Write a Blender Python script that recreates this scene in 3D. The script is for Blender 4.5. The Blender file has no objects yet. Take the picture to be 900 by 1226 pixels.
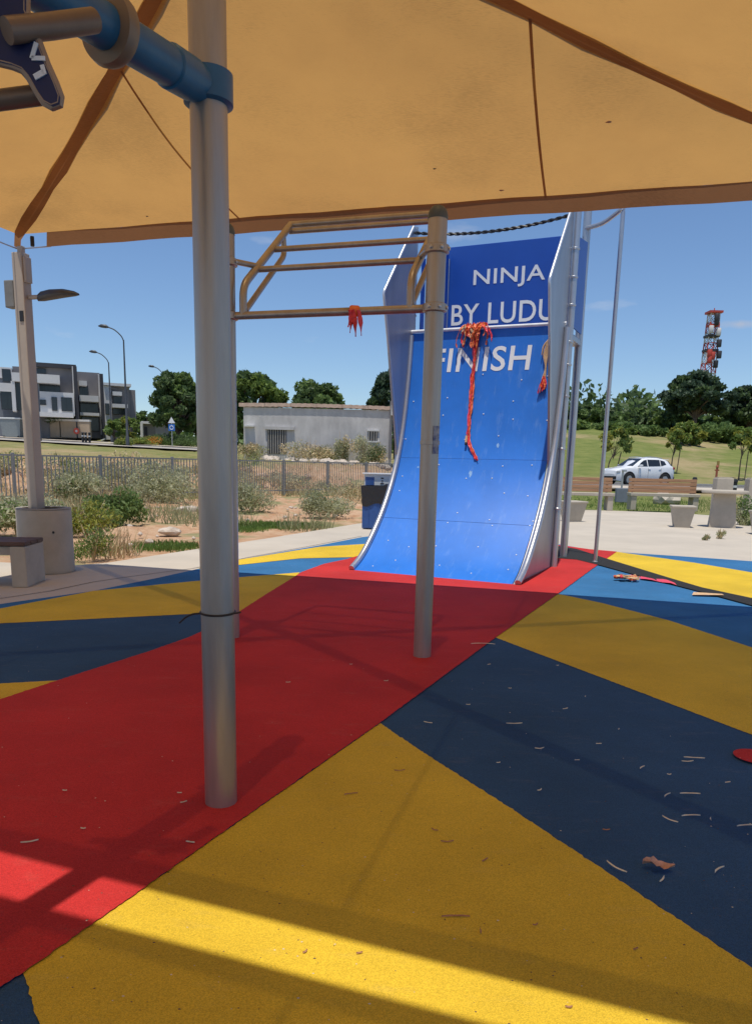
import bpy, bmesh, math, random
import numpy as np
from mathutils import Vector, Matrix
random.seed(7)
SC = bpy.context.scene
COL = SC.collection
R = math.radians

# ------------------------------------------------------------------ camera
EYE = Vector((0, 0, 1.2)); FPX = 900.0; PPX, PPY = 450.0, 733.0
PITCH = math.atan(178 / 900.0); ROLL = math.atan(108 / 4567.0)
FWD = Vector((0, math.cos(PITCH), -math.sin(PITCH)))
UP0 = Vector((0, math.sin(PITCH), math.cos(PITCH)))
IX = math.cos(ROLL) * Vector((1, 0, 0)) + math.sin(ROLL) * UP0
IY = math.sin(ROLL) * Vector((1, 0, 0)) - math.cos(ROLL) * UP0
cam = bpy.data.cameras.new('camera'); camo = bpy.data.objects.new('camera', cam); COL.objects.link(camo)
M3 = Matrix((IX, -IY, -FWD)).transposed()
camo.matrix_world = Matrix.Translation(EYE) @ M3.to_4x4()
cam.sensor_fit = 'HORIZONTAL'; cam.sensor_width = 36.0; cam.lens = 36.0
cam.shift_y = 120 / 900.0; cam.clip_start = 0.05; cam.clip_end = 3000
SC.camera = camo

# ------------------------------------------------------------------ light
SUNV = Vector((-0.234, -0.817, 4.0)).normalized()
SC.view_settings.view_transform = 'Standard'; SC.view_settings.look = 'None'
SC.view_settings.exposure = 0.0; SC.view_settings.gamma = 1.0
SC.view_settings.use_curve_mapping = False
W = bpy.data.worlds.new('World'); SC.world = W; W.use_nodes = True
wn = W.node_tree; wn.nodes.clear()
sky = wn.nodes.new('ShaderNodeTexSky'); sky.sky_type = 'NISHITA'; sky.sun_disc = False
sky.sun_elevation = math.asin(SUNV.z); sky.sun_rotation = math.atan2(SUNV.x, SUNV.y)
sky.air_density = 1.0; sky.dust_density = 0.1; sky.ozone_density = 3.2; sky.altitude = 50
bg = wn.nodes.new('ShaderNodeBackground'); bg.inputs[1].default_value = 0.118
wo = wn.nodes.new('ShaderNodeOutputWorld')
# a few thin wisps of cloud low in the sky
tc = wn.nodes.new('ShaderNodeTexCoord'); mp = wn.nodes.new('ShaderNodeMapping'); mp.inputs['Scale'].default_value = (3.2, 3.2, 11)
mp.inputs['Location'].default_value = (0.4, 0.9, 0.3)
nz = wn.nodes.new('ShaderNodeTexNoise'); nz.inputs['Scale'].default_value = 2.2; nz.inputs['Detail'].default_value = 6
rp = wn.nodes.new('ShaderNodeValToRGB'); rp.color_ramp.elements[0].position = 0.66; rp.color_ramp.elements[1].position = 0.86
rp.color_ramp.elements[1].color = (0.55, 0.55, 0.55, 1)
mxw = wn.nodes.new('ShaderNodeMixRGB'); mxw.inputs[2].default_value = (6.0, 6.1, 6.4, 1)
L = wn.links.new
L(tc.outputs['Generated'], mp.inputs[0]); L(mp.outputs[0], nz.inputs[0]); L(nz.outputs[0], rp.inputs[0])
tint = wn.nodes.new('ShaderNodeMixRGB'); tint.blend_type = 'MULTIPLY'; tint.inputs[0].default_value = 1; tint.inputs[2].default_value = (.82, .91, 1.03, 1)
L(sky.outputs[0], tint.inputs[1])
L(rp.outputs[0], mxw.inputs[0]); L(tint.outputs[0], mxw.inputs[1]); cdir = (FWD + IX * ((884 - PPX) / FPX) + IY * ((388 - PPY) / FPX)).normalized()
gm = wn.nodes.new('ShaderNodeMapping'); gm.vector_type = 'POINT'; cs_ = (24, 24, 95); gm.inputs['Scale'].default_value = cs_; gm.inputs['Location'].default_value = [-c * k for c, k in zip(cdir, cs_)]
n5 = wn.nodes.new('ShaderNodeTexNoise'); n5.inputs['Scale'].default_value = 40; n5.inputs['Detail'].default_value = 5
L(tc.outputs['Generated'], gm.inputs[0]); L(tc.outputs['Generated'], n5.inputs['Vector'])
le_ = wn.nodes.new('ShaderNodeVectorMath'); le_.operation = 'LENGTH'; L(gm.outputs[0], le_.inputs[0])
ad5 = wn.nodes.new('ShaderNodeMath'); ad5.operation = 'ADD'; L(le_.outputs['Value'], ad5.inputs[0]); L(n5.outputs[0], ad5.inputs[1])
r5 = wn.nodes.new('ShaderNodeValToRGB'); r5.color_ramp.elements[0].position = .55; r5.color_ramp.elements[0].color = (.5, .5, .5, 1); r5.color_ramp.elements[1].position = 1.0; r5.color_ramp.elements[1].color = (0, 0, 0, 1); L(ad5.outputs[0], r5.inputs[0])
mx5 = wn.nodes.new('ShaderNodeMixRGB'); mx5.inputs[2].default_value = (4.6, 4.5, 4.8, 1); L(r5.outputs[0], mx5.inputs[0]); L(mxw.outputs[0], mx5.inputs[1]); L(mx5.outputs[0], bg.inputs[0]); L(bg.outputs[0], wo.inputs[0])
sun = bpy.data.lights.new('sun', 'SUN'); suno = bpy.data.objects.new('sun', sun); COL.objects.link(suno)
sun.energy = 4.3; sun.angle = R(0.55); sun.color = (1.0, 0.945, 0.84)
suno.rotation_euler = SUNV.to_track_quat('Z', 'Y').to_euler(); suno.location = (0, -5, 20)

# ------------------------------------------------------------------ survey helpers
def ray(px, py): return FWD + IX * ((px - PPX) / FPX) + IY * ((py - PPY) / FPX)
def G(px, py, z=0.0):
    d = ray(px, py); return EYE + d * ((z - EYE.z) / d.z)
def AtY(px, py, y):
    d = ray(px, py); return EYE + d * (y / d.y)
def ss(a, b, x):
    t = min(1.0, max(0.0, (x - a) / (b - a))); return t * t * (3 - 2 * t)
F0 = Vector((-8.484, 20.63)); FD = Vector((0.572, 0.820)); FN = Vector((-0.820, 0.572))
def terr(x, y):
    d = (Vector((x, y)) - F0).dot(FN)
    zl = 0.98 * ss(0.3, 4.5, d) + 0.036 * max(0.0, min(d, 120) - 4)
    r = x / y if y > 1 else 0.2
    hill = 6.3 - 6.2 * max(0.0, min(0.6, r - 0.28))
    zr = 0.3 * ss(24, 38, y) + hill * (0.25 * ss(46, 100, y) + 0.75 * min(1, max(0, (y - 47) / 42)))
    w = ss(0.0, 0.15, r) if y > 1 else 1.0
    return zl * (1 - w) + zr * w
def T(px, py, y0=6.0):
    d = ray(px, py); y = y0
    for _ in range(6000):
        p = EYE + d * (y / d.y)
        if p.z <= terr(p.x, p.y): return Vector((p.x, p.y, terr(p.x, p.y)))
        y += 0.05 if y < 60 else 0.1
    return p
def onground(px, y):
    p = AtY(px, 560, y); return Vector((p.x, p.y, terr(p.x, p.y)))

# ------------------------------------------------------------------ materials
MATS = {}
def newmat(name):
    m = bpy.data.materials.new(name); m.use_nodes = True; nt = m.node_tree
    return m, nt, nt.nodes['Principled BSDF'], nt.links.new
def mat(name, c, rough=0.6, metal=0.0, var=0.12, scale=8.0, bump=0.0, bscale=None, spec=0.5, detail=5, c2=None, coat=0.0, stretch=None):
    """Procedural: base colour wandering between two tones by noise, and a fine bump."""
    if name in MATS: return MATS[name]
    m, nt, b, ln = newmat(name)
    co = nt.nodes.new('ShaderNodeTexCoord')
    src = co.outputs['Object']
    if stretch:
        mpn = nt.nodes.new('ShaderNodeMapping'); mpn.inputs['Scale'].default_value = stretch; ln(src, mpn.inputs[0]); src = mpn.outputs[0]
    n = nt.nodes.new('ShaderNodeTexNoise'); n.inputs['Scale'].default_value = scale; n.inputs['Detail'].default_value = detail
    n.inputs['Roughness'].default_value = 0.65
    ln(src, n.inputs['Vector'])
    r = nt.nodes.new('ShaderNodeValToRGB')
    r.color_ramp.elements[0].position = 0.3; r.color_ramp.elements[1].position = 0.7
    c2 = c2 or tuple(min(1, v * (1 + var)) for v in c)
    c1 = tuple(v * (1 - var) for v in c) if c2 != c else c
    r.color_ramp.elements[0].color = (*c1, 1); r.color_ramp.elements[1].color = (*c2, 1)
    ln(n.outputs[0], r.inputs[0]); ln(r.outputs[0], b.inputs['Base Color'])
    b.inputs['Roughness'].default_value = rough; b.inputs['Metallic'].default_value = metal
    b.inputs['Specular IOR Level'].default_value = spec
    if coat: b.inputs['Coat Weight'].default_value = coat; b.inputs['Coat Roughness'].default_value = 0.08
    if bump:
        n2 = nt.nodes.new('ShaderNodeTexNoise'); n2.inputs['Scale'].default_value = bscale or scale * 6; n2.inputs['Detail'].default_value = 4
        ln(src, n2.inputs['Vector'])
        bp = nt.nodes.new('ShaderNodeBump'); bp.inputs['Strength'].default_value = bump; bp.inputs['Distance'].default_value = 0.02
        ln(n2.outputs[0], bp.inputs['Height']); ln(bp.outputs[0], b.inputs['Normal'])
    MATS[name] = m
    return m

def rubber(name, c):
    m, nt, b, ln = newmat(name)
    co = nt.nodes.new('ShaderNodeTexCoord')
    v = nt.nodes.new('ShaderNodeTexVoronoi'); v.inputs['Scale'].default_value = 420
    ln(co.outputs['Object'], v.inputs['Vector'])
    n = nt.nodes.new('ShaderNodeTexNoise'); n.inputs['Scale'].default_value = 1.1; n.inputs['Detail'].default_value = 7; n.inputs['Roughness'].default_value = 0.6
    ln(co.outputs['Object'], n.inputs['Vector'])
    sp = nt.nodes.new('ShaderNodeSeparateColor'); ln(v.outputs['Color'], sp.inputs[0])
    r1 = nt.nodes.new('ShaderNodeValToRGB'); r1.color_ramp.elements[0].color = (*[x * 0.78 for x in c], 1); r1.color_ramp.elements[1].color = (*[min(1, x * 1.18 + .003) for x in c], 1)
    ln(sp.outputs[0], r1.inputs[0])
    # large worn / dusty patches
    r2 = nt.nodes.new('ShaderNodeValToRGB'); r2.color_ramp.elements[0].position = 0.35; r2.color_ramp.elements[1].position = 0.75
    r2.color_ramp.elements[0].color = (0.72, 0.72, 0.72, 1); r2.color_ramp.elements[1].color = (1.0, 1.0, 1.0, 1)
    ln(n.outputs[0], r2.inputs[0])
    mu = nt.nodes.new('ShaderNodeMixRGB'); mu.blend_type = 'MULTIPLY'; mu.inputs[0].default_value = 1
    ln(r1.outputs[0], mu.inputs[1]); ln(r2.outputs[0], mu.inputs[2])
    # scuffs of pale dust
    n3 = nt.nodes.new('ShaderNodeTexNoise'); n3.inputs['Scale'].default_value = 5; n3.inputs['Detail'].default_value = 10; n3.inputs['Roughness'].default_value = 0.75
    mp3 = nt.nodes.new('ShaderNodeMapping'); mp3.inputs['Scale'].default_value = (1, 3.0, 1); mp3.inputs['Rotation'].default_value = (0, 0, 0.4)
    ln(co.outputs['Object'], mp3.inputs[0]); ln(mp3.outputs[0], n3.inputs['Vector'])
    r3 = nt.nodes.new('ShaderNodeValToRGB'); r3.color_ramp.elements[0].position = 0.55; r3.color_ramp.elements[1].position = 0.85; r3.color_ramp.elements[1].color = (0.16, 0.16, 0.16, 1)
    ln(n3.outputs[0], r3.inputs[0])
    mx = nt.nodes.new('ShaderNodeMixRGB'); mx.inputs[2].default_value = (0.42, 0.34, 0.25, 1)
    ln(r3.outputs[0], mx.inputs[0]); ln(mu.outputs[0], mx.inputs[1]); ln(mx.outputs[0], b.inputs['Base Color'])
    b.inputs['Roughness'].default_value = 0.9; b.inputs['Specular IOR Level'].default_value = 0.2
    bp = nt.nodes.new('ShaderNodeBump'); bp.inputs['Strength'].default_value = 0.55; bp.inputs['Distance'].default_value = 0.004
    ln(v.outputs['Distance'], bp.inputs['Height']); ln(bp.outputs[0], b.inputs['Normal'])
    MATS[name] = m
    return m

def cloth(name, c, transp, dens=1.0):
    m, nt, b, ln = newmat(name); nt.nodes.remove(b)
    out = nt.nodes['Material Output']
    co = nt.nodes.new('ShaderNodeTexCoord')
    n = nt.nodes.new('ShaderNodeTexNoise'); n.inputs['Scale'].default_value = 1.3; n.inputs['Detail'].default_value = 6
    ln(co.outputs['Object'], n.inputs['Vector'])
    wv = nt.nodes.new('ShaderNodeTexNoise'); wv.inputs['Scale'].default_value = 30; wv.inputs['Detail'].default_value = 3
    mpn = nt.nodes.new('ShaderNodeMapping'); mpn.inputs['Scale'].default_value = (1, 12, 1); mpn.inputs['Rotation'].default_value = (0, 0, 0.28)
    ln(co.outputs['Object'], mpn.inputs[0]); ln(mpn.outputs[0], wv.inputs['Vector'])
    ad = nt.nodes.new('ShaderNodeMath'); ad.operation = 'ADD'; ln(n.outputs[0], ad.inputs[0]); ln(wv.outputs[0], ad.inputs[1])
    # knitted mesh: fine crossing threads, plus soft stains
    geo = nt.nodes.new('ShaderNodeNewGeometry')
    r = nt.nodes.new('ShaderNodeValToRGB'); r.color_ramp.elements[0].position = 0.70; r.color_ramp.elements[1].position = 1.3
    r.color_ramp.elements[0].color = (*[x * .84 for x in c], 1); r.color_ramp.elements[1].color = (*[min(1, x * 1.10) for x in c], 1)
    ln(ad.outputs[0], r.inputs[0])
    tw = []
    for an in (.28, .28 + 1.5708):
        mq = nt.nodes.new('ShaderNodeMapping'); mq.inputs['Rotation'].default_value = (0, 0, an); ln(co.outputs['Object'], mq.inputs[0])
        wq = nt.nodes.new('ShaderNodeTexWave'); wq.inputs['Scale'].default_value = 52; wq.inputs['Distortion'].default_value = 1.2; wq.inputs['Detail'].default_value = 2; wq.inputs['Detail Scale'].default_value = 3; ln(mq.outputs[0], wq.inputs['Vector']); tw.append(wq.outputs['Fac'])
    mm = nt.nodes.new('ShaderNodeMath'); mm.operation = 'MULTIPLY'; ln(tw[0], mm.inputs[0]); ln(tw[1], mm.inputs[1])
    rw = nt.nodes.new('ShaderNodeValToRGB'); rw.color_ramp.elements[0].color = (.90, .89, .88, 1); rw.color_ramp.elements[1].color = (1.04, 1.04, 1.04, 1); ln(mm.outputs[0], rw.inputs[0])
    st = nt.nodes.new('ShaderNodeTexNoise'); st.inputs['Scale'].default_value = .55; st.inputs['Detail'].default_value = 8; st.inputs['Roughness'].default_value = .7; ln(co.outputs['Object'], st.inputs['Vector'])
    rs = nt.nodes.new('ShaderNodeValToRGB'); rs.color_ramp.elements[0].position = .3; rs.color_ramp.elements[1].position = .6; rs.color_ramp.elements[0].color = (.86, .84, .84, 1); rs.color_ramp.elements[1].color = (1, 1, 1, 1); ln(st.outputs[0], rs.inputs[0])
    m1 = nt.nodes.new('ShaderNodeMixRGB'); m1.blend_type = 'MULTIPLY'; m1.inputs[0].default_value = 1; ln(r.outputs[0], m1.inputs[1]); ln(rw.outputs[0], m1.inputs[2])
    r = nt.nodes.new('ShaderNodeMixRGB'); r.blend_type = 'MULTIPLY'; r.inputs[0].default_value = 1; ln(m1.outputs[0], r.inputs[1]); ln(rs.outputs[0], r.inputs[2])
    df = nt.nodes.new('ShaderNodeBsdfDiffuse'); tl = nt.nodes.new('ShaderNodeBsdfTranslucent'); tr = nt.nodes.new('ShaderNodeBsdfTransparent')
    ln(r.outputs[0], df.inputs[0]); ln(r.outputs[0], tl.inputs[0])
    a = nt.nodes.new('ShaderNodeMixShader'); a.inputs[0].default_value = 0.52 * dens; ln(df.outputs[0], a.inputs[1]); ln(tl.outputs[0], a.inputs[2])
    e = nt.nodes.new('ShaderNodeMixShader'); e.inputs[0].default_value = transp; ln(a.outputs[0], e.inputs[1]); ln(tr.outputs[0], e.inputs[2])
    tr.inputs[0].default_value = (1, .74, .42, 1); ln(e.outputs[0], out.inputs[0]); MATS[name] = m
    return m

def leafmat(name, c, tr=0.42):
    if name in MATS: return MATS[name]
    m, nt, b, ln = newmat(name); out = nt.nodes['Material Output']
    oi = nt.nodes.new('ShaderNodeTexCoord'); n = nt.nodes.new('ShaderNodeTexNoise'); n.inputs['Scale'].default_value = 1.5; n.inputs['Detail'].default_value = 3
    ln(oi.outputs['Object'], n.inputs['Vector'])
    r = nt.nodes.new('ShaderNodeValToRGB'); r.color_ramp.elements[0].position = .3; r.color_ramp.elements[1].position = .7
    r.color_ramp.elements[0].color = (*[x * .7 for x in c], 1); r.color_ramp.elements[1].color = (*[x * 1.3 for x in c], 1)
    ln(n.outputs[0], r.inputs[0]); ln(r.outputs[0], b.inputs['Base Color']); b.inputs['Roughness'].default_value = 0.55
    b.inputs['Specular IOR Level'].default_value = 0.3
    tl = nt.nodes.new('ShaderNodeBsdfTranslucent'); ln(r.outputs[0], tl.inputs[0])
    mx = nt.nodes.new('ShaderNodeMixShader'); mx.inputs[0].default_value = tr; ln(b.outputs[0], mx.inputs[1]); ln(tl.outputs[0], mx.inputs[2]); ln(mx.outputs[0], out.inputs[0])
    MATS[name] = m
    return m

def ground_mat():
    m, nt, b, ln = newmat('rough ground')
    geo = nt.nodes.new('ShaderNodeNewGeometry'); pos = geo.outputs['Position']
    def noise(s, d=6, ro=.6):
        n = nt.nodes.new('ShaderNodeTexNoise'); n.inputs['Scale'].default_value = s; n.inputs['Detail'].default_value = d; n.inputs['Roughness'].default_value = ro
        ln(pos, n.inputs['Vector']); return n.outputs[0]
    def ramp(s, p0, p1, c0, c1):
        r = nt.nodes.new('ShaderNodeValToRGB'); r.color_ramp.elements[0].position = p0; r.color_ramp.elements[1].position = p1
        r.color_ramp.elements[0].color = (*c0, 1); r.color_ramp.elements[1].color = (*c1, 1); ln(s, r.inputs[0]); return r.outputs[0]
    def mix(f, a, c):
        x = nt.nodes.new('ShaderNodeMixRGB')
        (ln(f, x.inputs[0]) if not isinstance(f, float) else setattr(x.inputs[0], 'default_value', f)); ln(a, x.inputs[1]); ln(c, x.inputs[2]); return x.outputs[0]
    dirt = ramp(noise(3.0, 9, .75), .32, .68, (.38, .195, .10), (.58, .41, .27))
    grass = ramp(noise(1.6, 8, .75), .3, .7, (.14, .15, .055), (.36, .31, .17))
    lawn = ramp(noise(0.8, 8, .7), .3, .7, (.105, .145, .035), (.21, .22, .07))
    dry = ramp(noise(2.5, 8, .7), .3, .7, (.27, .215, .105), (.36, .29, .16))
    base = mix(ramp(noise(0.45, 6), .52, .60, (0, 0, 0), (1, 1, 1)), dirt, grass)
    hillc = mix(ramp(noise(0.09, 5), .5, .62, (0, 0, 0), (1, 1, 1)), lawn, dry)
    at = nt.nodes.new('ShaderNodeAttribute'); at.attribute_name = 'lawn'
    al = at.outputs['Fac']
    col = mix(al, base, hillc)
    ln(col, b.inputs['Base Color']); b.inputs['Roughness'].default_value = 0.95; b.inputs['Specular IOR Level'].default_value = 0.1
    bp = nt.nodes.new('ShaderNodeBump'); bp.inputs['Strength'].default_value = .8; bp.inputs['Distance'].default_value = .06
    ln(noise(7, 9, .7), bp.inputs['Height']); ln(bp.outputs[0], b.inputs['Normal'])
    return m

CONC = mat('pale concrete', (.45, .395, .32), .85, var=.12, scale=3.5, bump=.10, bscale=60)
PAVE = mat('plaza concrete', (.485, .425, .345), .9, var=.10, scale=.9, bump=.2, bscale=45, detail=9)
POSTM = mat('tan grey coated steel', (.41, .365, .325), .38, .65, var=.16, scale=11, bump=.05, bscale=90, stretch=(1, 1, .12))
BRONZE = mat('bronze coated pipe', (.20, .13, .085), .42, .3, var=.12, scale=10, bump=.03)
STEEL = mat('satin galvanised steel', (.50, .50, .52), .36, .75, var=.10, scale=9, bump=.03, stretch=(1, 1, .3))
PLATE = mat('brushed grey plate', (.42, .43, .46), .42, .6, var=.10, scale=4, bump=.02, stretch=(1, 1, .25))
BLUEP = mat('blue plastic sheet', (.018, .165, .62), .42, 0, var=.10, scale=2.2, bump=.02, bscale=14)
def scuffed(m, tone, amt, sc=(5, 1.2, 1.2)):
    nt = m.node_tree; b = nt.nodes['Principled BSDF']; old = b.inputs['Base Color'].links[0].from_socket; ln = nt.links.new
    co = nt.nodes.new('ShaderNodeTexCoord'); mp_ = nt.nodes.new('ShaderNodeMapping'); mp_.inputs['Scale'].default_value = sc; ln(co.outputs['Object'], mp_.inputs[0])
    n = nt.nodes.new('ShaderNodeTexNoise'); n.inputs['Scale'].default_value = 3.2; n.inputs['Detail'].default_value = 10; n.inputs['Roughness'].default_value = .72; ln(mp_.outputs[0], n.inputs['Vector'])
    r = nt.nodes.new('ShaderNodeValToRGB'); r.color_ramp.elements[0].position = .54; r.color_ramp.elements[1].position = .80; r.color_ramp.elements[1].color = (amt, amt, amt, 1); ln(n.outputs[0], r.inputs[0])
    x = nt.nodes.new('ShaderNodeMixRGB'); x.inputs[2].default_value = (*tone, 1); ln(r.outputs[0], x.inputs[0]); ln(old, x.inputs[1]); ln(x.outputs[0], b.inputs['Base Color'])
scuffed(BLUEP, (.22, .38, .68), .38)
SIGNB = mat('deep blue sign board', (.012, .078, .40), .38, 0, var=.06, scale=2)
NAVY = mat('navy plate', (.012, .018, .075), .5, 0, var=.1, scale=6)
WHITE = mat('white lettering', (.80, .80, .80), .5, 0, var=.03, scale=5)
BEAM = mat('blue coated beam', (.022, .115, .215), .38, .0, var=.12, scale=10, bump=.03)
BLACK = mat('black plastic', (.016, .016, .018), .5, 0, var=.2, scale=10)
BLACK_GRAIN = mat('black grainy matte', (.014, .013, .012), .92, 0, var=.25, scale=30, bump=.4, bscale=200)
WOOD = mat('oiled pine slat', (.40, .215, .115), .65, 0, var=.28, scale=5, bump=.15, stretch=(.35, 6, 6))
DKWOOD = mat('dark brown seat board', (.10, .055, .04), .7, 0, var=.25, scale=5, bump=.2)
ORANGE = mat('orange plastic ribbon', (.78, .16, .04), .5, 0, var=.25, scale=12)
RED = mat('red plastic ribbon', (.68, .035, .045), .5, 0, var=.2, scale=12)
PINK = mat('pink red tape', (.72, .06, .10), .5, 0, var=.2, scale=12)
STRAW = mat('frayed straw rope', (.55, .36, .20), .9, 0, var=.25, scale=30)
CLOTH = cloth('sand orange shade cloth', (.615, .325, .086), .08)
CLOTH2 = cloth('doubled shade cloth', (.31, .145, .062), .012, .75)
RUB_R = rubber('red rubber granules', (.60, .036, .034))
RUB_Y = rubber('yellow rubber granules', (.80, .54, .042))
RUB_B = rubber('blue rubber granules', (.044, .185, .40)); RUB_B_SHADE = rubber('shade darkened blue rubber granules', (.036, .098, .215))  # second one is the same blue with canopy shade put into its colour
WROUGH = mat('rough grey render', (.52, .50, .49), .92, 0, var=.22, scale=1.4, bump=.15, bscale=14, detail=9, stretch=(1, 1, .45))
TILE = mat('faded terracotta sheet', (.58, .42, .33), .85, 0, var=.2, scale=4)
GLASS = mat('dark window glass', (.02, .026, .034), .12, 0, var=.1, scale=2)
HWHITE = mat('white house render', (.62, .61, .60), .8, 0, var=.06, scale=1)
HGREY = mat('grey house render', (.20, .19, .195), .85, 0, var=.08, scale=.6, bump=.1)
HDARK = mat('charcoal house trim', (.035, .035, .042), .6, 0, var=.1, scale=1)
HBLUE = mat('blue grey stone cladding', (.19, .21, .25), .8, 0, var=.14, scale=2)
BEIGE = mat('beige garden wall', (.40, .31, .225), .9, 0, var=.10, scale=1.2, bump=.2)
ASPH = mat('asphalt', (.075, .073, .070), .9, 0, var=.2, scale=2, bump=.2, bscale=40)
KERB = mat('kerb stone', (.46, .43, .39), .85, 0, var=.12, scale=3)
BARK = mat('grey brown bark', (.13, .095, .07), .9, 0, var=.3, scale=8, bump=.5, bscale=30)
CARW = mat('white car paint', (.78, .79, .80), .25, 0, var=.01, scale=2, coat=.7)
TYRE = mat('tyre rubber', (.02, .02, .02), .85, 0, var=.2, scale=20)
LAMPR = mat('red lamp lens', (.35, .012, .012), .2, 0, var=.05, scale=4)
LAMPG = mat('grey lamp housing', (.065, .068, .075), .45, .3, var=.1, scale=8)
FENCE = mat('grey coated fence', (.26, .265, .27), .5, .4, var=.1, scale=6)
REDP = mat('tower red paint', (.46, .055, .035), .6, 0, var=.15, scale=1)
WHP = mat('tower white paint', (.62, .60, .60), .6, 0, var=.1, scale=1)
STONE = mat('pale limestone', (.52, .44, .36), .92, 0, var=.2, scale=6, bump=.5, bscale=20)
DRYL = mat('pale dry sliver', (.62, .56, .44), .8, 0, var=.2, scale=30)
BROWNL = mat('brown dry leaf', (.36, .17, .09), .8, 0, var=.3, scale=30)
BINBL = mat('blue sheet metal', (.025, .085, .28), .45, 0, var=.12, scale=5)
BAG = mat('black bin bag', (.02, .02, .026), .33, 0, var=.2, scale=10, bump=.5, bscale=18)
SIGNW = mat('off white sign face', (.60, .62, .62), .5, 0, var=.05, scale=5)
LF_D = leafmat('dark leaf', (.098, .152, .058)); LF_M = leafmat('mid leaf', (.150, .225, .068)); LF_L = leafmat('light leaf', (.165, .235, .055), .42); LF_Y = leafmat('yellow green leaf', (.30, .31, .06), .42)
LF_O = leafmat('olive leaf', (.33, .34, .175)); LF_S = leafmat('straw stem', (.56, .44, .25), .2); LF_N = leafmat('deep pine leaf', (.056, .094, .055)); LF_F = leafmat('orange blossom', (.50, .21, .03), .2); LF_G = leafmat('grey green leaf', (.44, .45, .29))

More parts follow.
